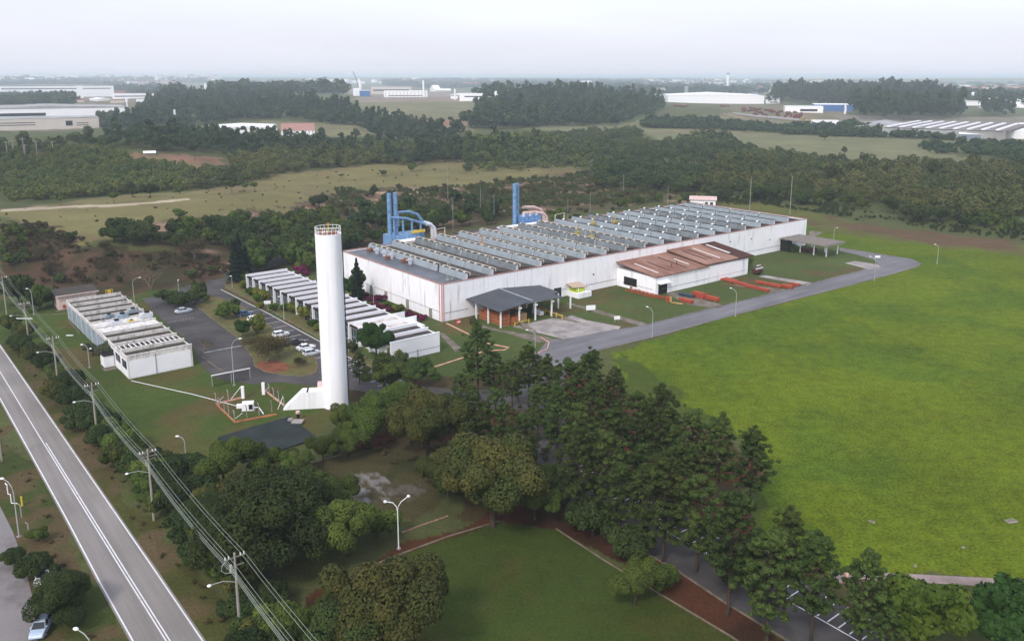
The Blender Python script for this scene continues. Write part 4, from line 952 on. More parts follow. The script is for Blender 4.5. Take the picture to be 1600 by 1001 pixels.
# ------------------------------------------------------------------ street lamps
def lamp(px, py, dx, dy, h, label, arm=1.7, m=M_post, straight=False):
    x, y = G(px, py); t_ = thing('street_lamp', label, 'street lamp', (x, y, float(terrain(x, y))), math.atan2(dy, dx))
    if straight:
        MB().tube([(0, 0, 0), (0, 0, h * .6), (0, 0, h)], [.09, .07, .06], 7).build('pole', m, t_); e = (0, 0, h)
    else:
        MB().tube([(0, 0, 0), (0, 0, h * .5), (0, 0, h * .8), (arm * .12, 0, h * .9), (arm * .45, 0, h * .97), (arm, 0, h)], [.1, .085, .07, .06, .055, .05], 7).build('pole', m, t_); e = (arm, 0, h)
    MB().box(-.25, .25, -.25, .25, 0, .12).build('base', M_conc, t_)
    hd = MB().ball((e[0] + .22, 0, e[2]), .24, 10, 6, .55); hd.v = [((v[0] - e[0]) * 1.5 + e[0] - .1, v[1], v[2]) for v in hd.v]; hd.build('lamp_head', M_lampw, t_, True)
    return t_
vx, vy = -UY, UX
lamp(1149, 494, vx, vy, 7.3, 'curved street lamp on the field side of the service road opposite the orange beams')
lamp(1019, 527, vx, vy, 7.3, 'curved street lamp by the service road, nearest the loading apron')
lamp(1366, 438, vx, vy, 7.3, 'curved street lamp by the service road bend near the far end of the factory')
lamp(1464, 412, vx, vy, 6.5, 'faint street lamp on the bright field beyond the road bend', 1.0)
lamp(836, 553, -1, .3, 5.6, 'curved lamp at the pink kerb corner where the apron meets the road')
lamp(210, 473, 1, .2, 7.2, 'curved lamp between the weathered office row and the dark round bushes', 1.8)
lamp(53, 491, -1, .2, 7.0, 'plain lamp on the lawn left of the pink shed', 1.0)
lamp(291, 722, -1, .2, 4.5, 'short lamp among the hedge trees below the cistern', 1.0)
lamp(366, 602, 1, .1, 10.0, 'tall thin lamp over the parking exit beside the mesh panel', 1.6)
lamp(444, 498, -1, 0, 6.0, 'lamp post in the planted strip in front of the glazed offices', .8)
lamp(545, 551, -1, .4, 6.6, 'lamp between the white tower and the near office roofs', .8)
lamp(584, 478, 0, 1, 5.5, 'lamp with a round white globe beside the magenta bushes', .2, straight=True)
lamp(281, 476, 0, 1, 7.0, 'small lamp rising out of the dark round bushes by the parking lot', .3, straight=True)
lamp(363, 449, -1, 0, 3.5, 'short thick bollard lamp at the top of the planted strip', .1, straight=True)
lamp(1302, 380, 1, 0, 6, 'thin lamp beside the slatted canopy at the far end', .8)
t_ = lamp(140, 574, -1, .1, 5.2, 'double-headed lamp on the lawn between the hedge and the weathered office row', 1.0)
MB().tube([(0, 0, 4.0), (-.7, .2, 4.4)], .05, 5).build('arm', M_post, t_); MB().ball((-.8, .2, 4.4), .26, 8, 5, .6).build('lamp_head', M_lampw, t_)
# tall twin lamp by the dark lawn
x, y = G(623, 857); t_ = thing('street_lamp', 'tall twin-armed white lamp beside the red soil and the dark lawn', 'street lamp', (x, y, 0), 0)
MB().tube([(0, 0, 0), (0, 0, 5.6)], [.09, .07], 8).build('pole', M_lampw, t_); MB().box(-.25, .25, -.25, .25, 0, .15).build('base', M_conc, t_)
MB().tube([(0, 0, 5.5), (-.15, 0, 6.2), (-.6, .1, 6.7), (-1.5, .2, 6.8)], .055, 6).build('arm', M_lampw, t_)
MB().tube([(0, 0, 5.5), (.1, 0, 6.2), (.5, 0, 6.9), (1.35, 0, 7.6)], .055, 6).build('arm', M_lampw, t_)
for (a, b, c) in ((-1.65, .2, 6.8), (1.5, 0, 7.7)): MB().ball((a, b, c), .24, 10, 6, .75).build('lamp_head', M_lampw, t_)
# left of the highway
lamp(30, 838, -1, .5, 8.2, 'curved grey lamp on the verge left of the highway', 1.9)
lamp(150, 1075, -1, .5, 6.3, 'lamp beside the bottom-left tree with its arm over the side road', 1.9)
def small(name, label, cat, px, py, h, r, m):
    x, y = G(px, py); t_ = thing(name, label, cat, (x, y, 0)); MB().tube([(0, 0, 0), (0, 0, h)], r, 8).build('shaft', m, t_); return t_
t_ = small('marker_post', 'yellow marker post on the left verge of the highway', 'post', 35, 790, 1.4, .14, M_yellow); MB().ball((0, 0, 1.4), .16, 8, 4).build('cap', M_yellow, t_)
for (px, py, lb) in ((46, 838, 'white concrete post nearest the bottom-left tree on the verge'), (34, 808, 'white post right beside the yellow marker on the verge')):
    t_ = small('fence_post', lb, 'post', px, py, 1.9, .09, M_conc); MB().tube([(0, 0, 1.9), (-.35, 0, 2.2)], .07, 5).build('arm', M_conc, t_)
x0, y0 = G(27, 787); t_ = thing('water_pipe', 'white stepped pipe standing on the left verge beside the curved lamp', 'pipe', (x0, y0, 0))
MB().tube([(0, 0, .1), (-.9, .1, .1), (-.9, .1, 1.5), (-1.3, .2, 1.5), (-1.3, .2, 3.0), (-1.6, .3, 3.2)], .08, 6).build('pipe', M_plain, t_)
small('utility_pole', 'bare grey pole at the left picture edge beside the highway', 'pole', 3, 720, 8.5, .16, M_cpole)
# tall masts behind the factory
for (px, pyb, h, lb, r) in ((1171,330,15,'tall thin pale mast left of the pair beyond the far factory end',.17), (1234,335,16.5,'tall thin pale mast right of the pair beyond the far factory end',.17), (974,305,10,'thin pale mast behind the far roof rows',.14),
     (700,322,17,'bare pole in the scrub between the two filter plants',.12), (751,335,11,'bare pole in front of the second filter plant',.12), (1043,322,9,'thin pole at the rear corner of the far roof rows',.12), (922,332,8,'short thin mast behind the middle roof rows',.1), (772,350,12,'thin grey pole left of the pinkish ducts',.1), (708,362,12,'thin grey pole right of the twin-stack plant with silver bends',.1), (887,345,9,'thin pole between the pipe frame and the middle roof rows',.1)):
    t_ = small('mast', lb, 'mast', px, pyb, h, r * .65, M_post); MB().tube([(0, 0, h), (0, 0, h + 1.2)], r * .5, 5).build('tip', M_post, t_)

# ------------------------------------------------------------------ power line along the highway
PL = [(-30.5 - 20.7 * i, 84 + 26.4 * i) for i in range(-2, 9)]
LDIR = math.atan2(26.4, -20.7)
names = {2: 'concrete power pole at the bottom of the picture with a looped transformer wire', 3: 'leaning concrete power pole with two cross-arms, second from the bottom',
         4: 'concrete power pole third from the bottom beside the hedge', 5: 'concrete power pole with side lamp abreast of the porch of the left office', 6: 'power pole with a pale slanting bar, abreast of the pink shed', 7: 'power pole at the left picture edge in front of the round dark tree',
         8: 'far power pole just left of the picture'}
tops = []
for i, (x, y) in enumerate(PL):
    vis = i in names
    z0 = float(terrain(x, y))
    if vis:
        t_ = thing('power_pole', names[i], 'power pole', (x, y, z0), LDIR, 'power poles along the highway')
        MB().tube([(0, 0, -.3), (0, 0, 10.9)], [.2, .12], 9).build('pole', M_cpole, t_)
        mb = MB().box(-.06, .06, -1.15, 1.15, 10.3, 10.42).box(-.06, .06, -1.0, 1.0, 9.3, 9.4)
        if i in (3, 6): mb.box(.5, .62, -1.15, 1.15, 10.3, 10.42).box(-.62, -.5, -1.1, 1.1, 10.0, 10.1)
        mb.parts('cross_arm', M_wood2, t_)
        for yy in (-1.05, -.65, .65, 1.05): MB().tube([(0, yy, 10.42), (0, yy, 10.72)], .07, 6).build('insulator', M_lampw, t_)
        mb = MB()
        for zz in (8.6, 8.9, 9.2): mb.tube([(0, .2, zz), (0, .45, zz + .02)], .06, 5)
        if i == 2: mb.tube([(0, .9, 10.3), (.1, 1.4, 9.8), (.1, 1.5, 9.2), (0, 1.1, 8.8), (0, .3, 8.7)], .04, 5).tube([(0, .5, 9.6), (0, .5, 8.7)], .16, 8)
        mb.parts('bracket', M_post, t_)
        MB().tube([(0, .1, 7.4), (0, 1.4, 8.0), (0, 2.7, 8.1)], .05, 6).build('lamp_arm', M_post, t_)
        hd = MB().ball((0, 2.95, 8.08), .25, 9, 5, .5); hd.build('lamp_head', M_lampw, t_, True)
        if i == 6: MB().hexa([(-.2, -1.3, 6.6), (.2, -1.3, 6.6), (.2, 1.9, 7.2), (-.2, 1.9, 7.2), (-.2, -1.3, 6.75), (.2, -1.3, 6.75), (.2, 1.9, 7.35), (-.2, 1.9, 7.35)]).build('bar', M_lampw, t_)
    ny = (math.cos(LDIR + math.pi / 2), math.sin(LDIR + math.pi / 2))
    tops.append([(x + ny[0] * o_, y + ny[1] * o_, z0 + z) for o_, z in ((-1.05, 10.75), (-.65, 10.75), (.65, 10.75), (1.05, 10.75), (.45, 9.25), (.45, 8.95), (.45, 8.65))])
wn = ['outer', 'inner']
for k in range(7):
    mb = MB()
    for i in range(len(tops) - 1):
        a, b = np.array(tops[i][k]), np.array(tops[i + 1][k]); sag = .55 if k < 4 else .8
        mb.tube([tuple(a + (b - a) * t - np.array((0, 0, sag * 4 * t * (1 - t)))) for t in [q_ / 6 for q_ in range(7)]], .02 if k < 4 else .026, 4, False)
    lb = ['upper power wire farthest from the highway along the pole line', 'upper power wire just inside the farthest one along the pole line', 'upper power wire just inside the one nearest the highway', 'upper power wire nearest the highway along the pole line',
          'highest of the three lower cables slung under the cross-arms', 'middle of the three lower cables slung under the cross-arms', 'lowest cable slung under the cross-arms of the power poles'][k]
    o = mb.build('power_wire', M_wire); tag(o, lb, 'wire', 'wires of the highway power line')

# ------------------------------------------------------------------ cars
def car(label, x, y, rz, c, kind='hatch', group='cars parked at the site', z=0.0, lower=None):
    t_ = thing('parked_car', label, 'car', (x, y, z), rz, group)
    paint = pm('car paint %s' % (c,), c, .25, .03, 1, spec=.6); L_, Wd = (4.0, .84) if kind == 'hatch' else (4.4, .86)
    # body stations: x, z low, z belt, half width
    st = [(-L_/2, .42, .72, .70), (-L_/2 + .12, .28, .92, .80), (-L_/2 + .6, .22, .96, Wd), (-.2, .2, .93, Wd), (.9, .2, .90, Wd), (L_/2 - .45, .24, .80, Wd - .02), (L_/2 - .1, .3, .68, .76), (L_/2, .4, .58, .66)]
    mb = MB(); 
    for i, (sx_, zl, zb, hw) in enumerate(st): mb.v += [(sx_, -hw + .04, zl), (sx_, hw - .04, zl), (sx_, hw, (zl + zb) / 2), (sx_, hw - .06, zb), (sx_, -hw + .06, zb), (sx_, -hw, (zl + zb) / 2)]
    for i in range(len(st) - 1):
        for k in range(6): j = (k + 1) % 6; mb.f.append((i*6+k, i*6+j, (i+1)*6+j, (i+1)*6+k))
    mb.f.append((5, 4, 3, 2, 1, 0)); e = (len(st)-1)*6; mb.f.append(tuple(e + k for k in range(6)))
    mb.build('body', paint, t_, False)
    back = (-L_/2 + .15, -L_/2 + .42) if kind == 'hatch' else (-L_/2 + .72, -L_/2 + 1.2)
    fr = (.95, .35); zr = 1.42
    g = [(back[0], .92, .74), (back[1], zr - .03, .60), (fr[1], zr - .03, .60), (fr[0], .9, .74)]
    mb = MB(); mb.v = [(p[0], -p[2], p[1]) for p in g] + [(p[0], p[2], p[1]) for p in g]; mb.f = [(0, 1, 2, 3), (7, 6, 5, 4), (0, 4, 5, 1), (2, 6, 7, 3), (1, 5, 6, 2)]; mb.build('windows', M_glass, t_)
    mb = MB().hexa([(back[1] - .03, -.61, zr - .05), (fr[1] + .03, -.61, zr - .05), (fr[1] + .03, .61, zr - .05), (back[1] - .03, .61, zr - .05), (back[1] + .1, -.52, zr + .03), (fr[1] - .1, -.52, zr + .03), (fr[1] - .1, .52, zr + .03), (back[1] + .1, .52, zr + .03)])
    for s_ in (-1, 1):
        for (xa, xb) in ((back[0], back[1]), (fr[0], fr[1])): mb.tube([(xa, s_ * .745, .9), (xb, s_ * .605, zr - .02)], .04, 5)
        mb.tube([(-.45, s_ * .745, .9), (-.42, s_ * .61, zr - .02)], .045, 5)
    mb.build('roof', paint, t_)
    for s_ in (-1, 1):
        for xx in (-L_/2 + .75, L_/2 - .8):
            wv = MB().tube([(xx, s_ * (Wd - .16), .31), (xx, s_ * (Wd + .01), .31)], .31, 14).build('wheel', pm('tyre', (28, 28, 30), .8, .1, 3), t_)
            MB().tube([(xx, s_ * Wd, .31), (xx, s_ * (Wd + .02), .31)], .19, 10).build('rim', M_pipe, wv)
        MB().box(L_/2 - .2, L_/2 - .02, s_ * .55 - .14, s_ * .55 + .14, .56, .7).build('headlight', M_lampw, t_)
        MB().box(-L_/2 - .02, -L_/2 + .12, s_ * .62 - .1, s_ * .62 + .1, .66, .84).build('tail_light', pm('tail lamp red', (150, 30, 30), .4, .1, 1), t_)
    MB().box(.6, .78, -.92, -.78, .92, 1.05).box(.6, .78, .78, .92, .92, 1.05).parts('mirror', paint, t_)
    return t_
for (px, py, c, kd, lb, da) in (
    (287, 488, (196, 206, 216), 'sedan', 'pale silver sedan alone in the middle of the left parking lot', 0),
    (382, 493, (70, 92, 128), 'sedan', 'dark blue sedan half hidden by the dark green lot tree', 0),
    (399, 501, (232, 234, 238), 'hatch', 'white hatchback under the yellow-leaved lot tree', 0),
    (439, 525, (234, 236, 240), 'hatch', 'white hatchback standing alone in the bays below the lane', 0),
    (461, 538, (44, 46, 50), 'sedan', 'dark car between the lone white hatchback and the two white cars by the tower', 0),
    (478, 546, (238, 240, 244), 'sedan', 'white sedan parked second from the white tower', 0),
    (487, 554, (206, 210, 216), 'hatch', 'silver hatchback parked right beside the white tower', 0),
    (615, 603, (60, 62, 66), 'sedan', 'dark car half hidden under the round pines behind the tower', 0)):
    x, y = G(px, py); car(lb, x, y, ROT + (0.15 if px == 287 else 0), c, kd)
x, y = G(65, 985); car('silver blue car on the side road under the bottom-left tree', x, y, RAD(-78), (176, 192, 214), 'hatch', 'cars on the side road')
x, y = G(71, 905); car('white car mostly hidden under the bottom-left tree', x, y, RAD(-78), (226, 228, 230), 'sedan', 'cars on the side road')

# ------------------------------------------------------------------ orange beams and yard stock
def bundle(px, py, L_, w_, h_, lb, m=M_orange, rz=None):
    x, y = G(px, py); t_ = thing('steel_bundle', lb, 'steel beams', (x, y, 0), ROT - RAD(90) if rz is None else rz, 'orange steel beams stacked in front of the annex')
    mb = MB(); n = 3
    for k in range(n):
        for j in range(2):
            a = -w_/2 + k * w_ / n; mb.box(-L_/2 + .1 * ((k + j) % 2), L_/2 - .1 * (k % 2), a + .04, a + w_ / n - .04, .18 + j * (h_ - .18) / 2, .18 + (j + 1) * (h_ - .18) / 2 - .05)
    mb.build('beam', m, t_)
    mb = MB()
    for xx in (-L_ * .33, L_ * .33): mb.box(xx - .12, xx + .12, -w_ / 2 - .1, w_ / 2 + .1, 0, .18)
    mb.parts('bearer', M_wood2, t_)
for a in ((1072,472,4.4,1.4,1.0,'orange beam bundle nearest the dark annex doorway'), (1092,465,4.0,1.6,1.7,'tallest orange beam bundle on the strip by the annex door'), (1112,469,4.6,1.3,1.2,'long orange beam bundle just right of the tallest one'),
          (1157,445,4.6,1.3,.9,'orange bundle at the left of the row of three'), (1174,450,4.6,1.3,.9,'orange bundle in the middle of the row of three'), (1191,454,4.6,1.3,.9,'orange bundle at the right of the row of three near the road'),
          (1191,444,4.6,1.3,.9,'orange bundle at the left end of the far row'), (1210,448,4.6,1.3,1.0,'orange bundle in the middle of the far row'), (1230,450,3.6,1.4,1.1,'orange bundle at the right end of the far row'), (1242,446,3.0,1.2,.8,'short orange bundle behind the right end of the far row')):
    bundle(*a[:6])
bundle(1139, 439, 5, 3.0, .7, 'dull orange pile of beams against the annex wall')
bundle(1073, 463, 5.0, 1.6, .8, 'blue black beam bundle behind the orange ones by the doorway', pm('blue black steel', (52, 62, 78), .6, .2, 1), ROT - RAD(80))
for k, (px, py) in enumerate(((984,449),(992,451),(1001,453),(1010,455),(1018,457),(1026,459))):
    x, y = G(px, py); t_ = thing('scrap_heap', ['dark red scrap heap at the inner corner of factory and annex', 'dark red scrap heap under the black louvre, left one', 'dark red scrap heap under the black louvre, right one', 'dark red scrap heap just right of the louvre', 'low red scrap heap near the annex corner', 'red scrap heap at the annex corner'][k], 'scrap', (x, y, 0), k * .7, 'red scrap along the annex side wall')
    mb = MB(); r_ = random.Random(k)
    for q_ in range(7): a = r_.uniform(-1.1, 1.1); b = r_.uniform(-.6, .6); mb.tube([(a - .6, b, .3 + .12 * q_), (a + .6, b + r_.uniform(-.5, .5), .2 + .12 * q_)], .2, 7)
    mb.build('scrap', pm('dark red steel', (138, 44, 36), .7, .25, 1.5), t_)
fr_ = thing('frame_rack', 'row of thin orange steel frames lying on the grass beside the annex', 'frames', (*G(1000, 458), 0), ROT - RAD(90))
mb = MB()
for k in range(9): mb.tube([(-4.5 + k * 1.5, -1.6, .25), (-4.5 + k * 1.5 + 2.2, 1.6, .3)], .09, 5).tube([(-4.5 + k * 1.5, 0, .5), (-3.1 + k * 1.5, .1, .5)], .08, 5)
mb.tube([(-5, -1.7, .3), (8.5, -1.7, .3)], .08, 5).tube([(-4, 1.6, .3), (9.5, 1.6, .3)], .08, 5).build('frame', M_orange, fr_)
t_ = thing('steel_drum', 'orange and white drum rack standing on the grass by the annex corner', 'rack', (*G(1043, 471), 0), 0); MB().tube([(0, 0, 0), (0, 0, 1.5)], .55, 10).build('drum', M_orange, t_); MB().box(.5, 1.1, -.4, .4, 0, 1.4).build('rack', M_wood, t_)
t_ = thing('timber_pile', 'small pale timber pile lying between the drum rack and the beams', 'timber', (*G(1058, 474), 0), ROT - 1.2); MB().box(-1.6, 1.6, -.3, .0, 0, .25).box(-1.2, 1.7, .1, .4, 0, .2).build('timber', M_wood, t_)
t_ = thing('machine_wreck', 'dark machine wreck in the corner behind the annex', 'machine', (*G(1183, 428), 0), ROT)
MB().box(-1.5, 1.5, -1, 1, .6, 1.8).tube([(-1.5, 0, 1), (1.6, .3, 2.4)], .3, 7).build('frame', M_rustd, t_); MB().box(-1.8, 1.8, -.9, -.6, 1.8, 2.2).box(.6, 2.2, .2, .9, 2.4, 2.6).build('arm', M_pipe, t_); MB().tube([(0, -1.1, .5), (0, 1.1, .5)], .5, 10).build('roller', M_dark, t_)
for (px, py, w_, h_, lb) in ((923, 488, 2.6, 1.3, 'larger blank white sign on the grass beside the footpath'), (964, 503, 1.6, .9, 'smaller blank white sign on the grass near the footpath end')):
    t_ = thing('sign_board', lb, 'sign', (*G(px, py), 0), .25); MB().box(-w_/2, w_/2, -.05, .05, .7, .7 + h_).build('board', M_plain, t_); MB().box(-w_/2 + .2, -w_/2 + .3, .06, .14, 0, 1.4).build('leg', M_post, t_); MB().box(w_/2 - .3, w_/2 - .2, .06, .14, 0, 1.4).build('leg', M_post, t_)
t_ = thing('sign_board', 'white entrance sign in the planted strip among yellow shrubs', 'sign', (*G(418, 478), .12), .2); MB().box(-.9, .9, -.05, .05, .5, 1.4).build('board', M_plain, t_); MB().box(-.1, .1, .06, .14, 0, .9).build('leg', M_post, t_)
for (px, py, lb) in ((1362, 815, 'pale worn manhole slab alone in the middle of the lower field'), (1580, 814, 'pale slab of a buried box at the right edge of the field'), (1505, 855, 'tiny pale slab in the field right of the lone one'), (1222, 832, 'pale slab nearest the pines, first of three in a line'), (1232, 841, 'middle pale slab of the three lined up beside the pines'), (1240, 850, 'largest pale slab of the three lined up beside the pines'), (1430, 884, 'small pale slab just above the bright round tree')):
    x, y = G(px, py); w_ = {1580: 1.5, 1362: .8, 1240: .9}.get(px, .5)
    t_ = thing('manhole_slab', lb, 'slab', (x, y, 0), .5 + px); MB().box(-w_/2, w_/2, -w_ * .3, w_ * .3, 0, .12).build('slab', M_conc, t_); MB().box(-w_/2 + .12, w_/2 - .12, -w_ * .2, w_ * .2, .12, .15).build('lid', M_concd, t_)
t_ = thing('marker_sign', 'tiny white sign lying on the inner grass of the far road loop', 'sign', (*G(1371, 403), 0), 0); MB().box(-.9, .9, -.1, .1, .1, .8).build('board', M_plain, t_); MB().box(-.1, .1, .12, .2, 0, .6).build('leg', M_post, t_)
t_ = thing('litter_sheet', 'small white slab on the lawn left of the weathered office row', 'slab', (*G(109, 524), 0), 0); MB().box(-.8, .8, -.25, .25, 0, .1).build('slab', M_plain, t_)
t_ = thing('fire_box', 'red and white fire box at the foot of the factory corner', 'box', (*G(716, 506), 0), ROT); MB().box(-.5, .5, -.3, .3, 0, 1.1).build('case', pm('red case', (190, 60, 54), .6, .1, 1), t_); MB().box(-.5, .5, -.32, -.3, .45, .8).build('label_plate', M_plain, t_)

# ------------------------------------------------------------------ foliage
LM_olive = leafmat('olive leaves', (50, 66, 26), (88, 102, 42))
LM_dark = leafmat('dark leaves', (34, 48, 24), (64, 78, 36))
LM_brown = leafmat('autumn tinged leaves', (48, 64, 28), (88, 84, 40))
LM_pine = leafmat('pine needles', (46, 60, 28), (80, 96, 44), trans=.12)
LM_bright = leafmat('bright leaves', (40, 66, 20), (84, 106, 34))
LM_yellow = leafmat('yellow green leaves', (83, 90, 32), (120, 120, 45))
LM_scrub = leafmat('scrub leaves', (62, 62, 37), (83, 70, 45))
LM_scrubg = leafmat('green scrub leaves', (53, 66, 32), (70, 78, 42))
LM_mag = leafmat('magenta bloom', (74, 21, 48), (117, 32, 74))
LM_conif = leafmat('black green needles', (14, 27, 21), (27, 43, 29), trans=.05)
LM_bare = leafmat('dry sparse leaves', (88, 67, 50), (74, 67, 42))
LM_wood = leafmat('woodland leaves', (46, 62, 36), (88, 96, 52), trans=.1)
LM_woodd = leafmat('dark woodland leaves', (36, 54, 36), (68, 84, 50), trans=.1)
LM_hill = leafmat('hill scrub leaves', (60, 74, 38), (98, 98, 52), trans=.1)
LM_mound = leafmat('mound scrub leaves', (56, 74, 34), (96, 98, 48), trans=.1)
LM_grey = leafmat('grey green leaves', (66, 74, 56), (88, 93, 67))

def quads(P, Nn, s, rng, asp=.75):
    n = len(P); Nn = Nn / (np.linalg.norm(Nn, axis=1)[:, None] + 1e-9)
    r = rng.normal(size=(n, 3)); a = np.cross(Nn, r); a /= (np.linalg.norm(a, axis=1)[:, None] + 1e-9); b = np.cross(Nn, a)
    s = (np.ones(n) * s * rng.uniform(.7, 1.35, n))[:, None] / 2
    a = a * s; b = b * s * asp
    return np.stack([P - a - b, P + a - b * .6, P + a * .8 + b, P - a * .7 + b], 1)

def crown(rng, rx, rz, zc, nl, n, leaf, low=-.45, ls=.42, fill=.12, core=True, nm=None):
    nm = nm or max(3, int(nl / 6)); ext = np.array((rx, rx, rz))
    md = rng.normal(size=(nm * 6, 3)); md /= np.linalg.norm(md, axis=1)[:, None]; md = md[md[:, 2] > low * .8][:nm]; nm = len(md)
    mc = md * ext * rng.uniform(.38, .62, (nm, 1)); mrr = rng.uniform(.34, .52, nm)      # the big limbs, each with its own dome of lobes
    d = rng.normal(size=(nl * 5, 3)); d /= np.linalg.norm(d, axis=1)[:, None]; d = d[d[:, 2] > low][:nl]; nl = len(d)
    g = rng.integers(nm, size=nl); c = mc[g] + d * ext * mrr[g][:, None] * rng.uniform(.75, 1.1, (nl, 1)); lr = rx * ls * rng.uniform(.45, 1.15, nl) * .8
    if core: c[0] = (0, 0, 0); lr[0] = rx * .5
    c[:, 2] += zc
    pick = rng.choice(nl, n, p=lr**2 / (lr**2).sum()); e = rng.normal(size=(n, 3)); e /= np.linalg.norm(e, axis=1)[:, None]
    sq = np.array((1, 1, min(1, rz / rx * 1.15)))
    P = c[pick] + e * sq * lr[pick][:, None] * rng.uniform(.82, 1.08, (n, 1))
    keep = np.ones(n, bool)
    for k in range(nl): keep &= (((P - c[k]) / sq) ** 2).sum(1) > (lr[k] * .78) ** 2
    inner = rng.random(n) < fill; keep |= inner & (rng.random(n) < .5)
    lt = rng.random(nl); tint = np.clip(lt[pick] * .6 + rng.random(n) * .5 - .05, 0, 1)
    P, e, tint = P[keep], e[keep], tint[keep]
    Nn = e + rng.normal(size=P.shape) * .45 + np.array((0, 0, .35))
    return quads(P, Nn, leaf, rng), tint, c, lr

def limbs(mb, rng, h0, tops, r0):
    mb.tube([(0, 0, -.2), (rng.uniform(-.1, .1), rng.uniform(-.1, .1), h0 * .5), (0, 0, h0)], [r0, r0 * .8, r0 * .65], 8)
    for t in tops:
        t = np.array(t); m_ = np.array((t[0] * .4, t[1] * .4, h0 + (t[2] - h0) * .45))
        mb.tube([(0, 0, h0 * .95), tuple(m_), tuple(t)], [r0 * .5, r0 * .3, r0 * .1], 5)

PROTO = {}
HOLD = []
def proto(key, name, mat_, build, bark=M_bark):
    rng = np.random.default_rng(abs(hash_(key)) % 100000)
    root = thing(name, 'x', 'tree'); Q, tint, trunk = build(rng)
    if trunk is not None: trunk.build('trunk', bark, root)
    np_quads('crown', Q, tint, mat_, root)
    PROTO[key] = [root, False]
def hash_(s): 
    h = 7
    for ch in s: h = (h * 131 + ord(ch)) % 1000003
    return h

def b_broad(R_, H_, n, leaf, nl=22, low=-.4, ls=.40, squash=.78):
    def f(rng):
        rz = R_ * squash; zc = H_ - rz
        Q, t, c, lr = crown(rng, R_, rz, zc, nl, n, leaf, low, ls)
        mb = MB(); limbs(mb, rng, max(.8, zc - rz * .55), [tuple(c[k]) for k in range(1, min(8, len(c)))], R_ * .055); return Q, t, mb
    return f
def b_pine(H_, R_, n, leaf, z0=.38):
    def f(rng):
        mb = MB(); lean = rng.uniform(-.3, .3, 2); mb.tube([(0, 0, -.2), (lean[0] * .4, lean[1] * .4, H_ * .5), (lean[0], lean[1], H_ * .97)], [.24, .17, .05], 8)
        P = []; r_ = []; nb = int(60 * H_ / 14)
        for k in range(nb):
            t = (k + rng.random()) / nb; z = H_ * (z0 + (1 - z0) * t); prof = math.sin(min(1, (t * .86 + .17)) ** .85 * math.pi) ** .6
            if t < .25: prof *= .75
            L_ = R_ * prof * rng.uniform(.65, 1.08); a = k * 2.4 + rng.uniform(-.4, .4)
            tip = np.array((math.cos(a) * L_, math.sin(a) * L_, z + L_ * .18)); st = np.array((lean[0] * t, lean[1] * t, z))
            mb.tube([tuple(st), tuple(tip)], [.06, .02], 4, False)
            for q, sz in ((.55, .8), (.8, 1), (1.0, .9)):
                if L_ * q < .5 and q < 1: continue
                P.append(st + (tip - st) * q + rng.normal(size=3) * .42); r_.append(sz * rng.uniform(.35, .8) * (.46 + .1 * R_))
        P = np.array(P); r_ = np.array(r_); P = np.vstack([P, [[lean[0], lean[1], H_ * .97]]]); r_ = np.append(r_, .8)
        pick = rng.choice(len(P), n, p=r_**2 / (r_**2).sum()); e = rng.normal(size=(n, 3)); e /= np.linalg.norm(e, axis=1)[:, None]
        X = P[pick] + e * np.array((1, 1, .6)) * r_[pick][:, None] * rng.uniform(.6, 1.05, (n, 1))
        lt = rng.random(len(P)); tint = np.clip(lt[pick] * .5 + rng.random(n) * .5, 0, 1)
        return quads(X, e + rng.normal(size=X.shape) * .5 + np.array((0, 0, .3)), leaf * 1.35, rng, .3), tint, mb
    return f
def b_shrub(R_, H_, n, leaf):
    def f(rng):
        Q, t, c, lr = crown(rng, R_, H_ * .55, H_ * .5, 10, n, leaf, -.5, .45)
        mb = MB()
        for k in range(5): mb.tube([(0, 0, -.1), tuple(c[k % len(c)])], [.06, .02], 4)
        Q = Q[(Q[:, :, 2].mean(1) > .02)]; return Q, t[:len(Q)], mb
    return f
def b_bare(H_, n, leaf, R_):
    def f(rng):
        mb = MB(); tips = []
        def grow(p, d, L_, r, lv):
            q = p + d * L_; mb.tube([tuple(p), tuple(q)], [r, r * .65], 5 if lv < 2 else 4, False)
            if lv >= 4: tips.append(q); return
            for k in range(3):
                nd = d + rng.normal(size=3) * .5; nd[2] = abs(nd[2]) * .7 + .15; nd /= np.linalg.norm(nd); grow(q, nd, L_ * rng.uniform(.6, .85), r * .6, lv + 1)
        for k in range(3):
            d = np.array((rng.normal() * .4, rng.normal() * .4, 1.0)); d /= np.linalg.norm(d); grow(np.array((0, 0, 0.)), d, H_ * .28, .14, 0)
        T_ = np.array(tips); pick = rng.choice(len(T_), n); X = T_[pick] + rng.normal(size=(n, 3)) * R_
        return quads(X, rng.normal(size=X.shape), leaf, rng), rng.random(n), mb
    return f
def b_cone(H_, R_, n, leaf):
    def f(rng):
        t = rng.random(n) ** .8; z = .8 + (H_ - .8) * t; r = R_ * (1 - t) ** .75 * (.75 + .25 * np.sin(z * 5)) * rng.uniform(.6, 1.1, n); a = rng.uniform(0, 6.283, n)
        X = np.stack([r * np.cos(a), r * np.sin(a), z], 1); Nn = np.stack([np.cos(a), np.sin(a), .4 + 0 * a], 1) + rng.normal(size=(n, 3)) * .4
        return quads(X, Nn, leaf, rng), rng.random(n), MB().tube([(0, 0, 0), (0, 0, H_ * .95)], [.2, .03], 7)
    return f
def b_tall(H_, R_, n, leaf):
    def f(rng):
        Q, t, c, lr = crown(rng, R_, H_ * .33, H_ * .66, 16, n, leaf, -.9, .42); mb = MB(); limbs(mb, rng, H_ * .4, [tuple(c[k]) for k in range(1, 8)], .2); return Q, t, mb
    return f

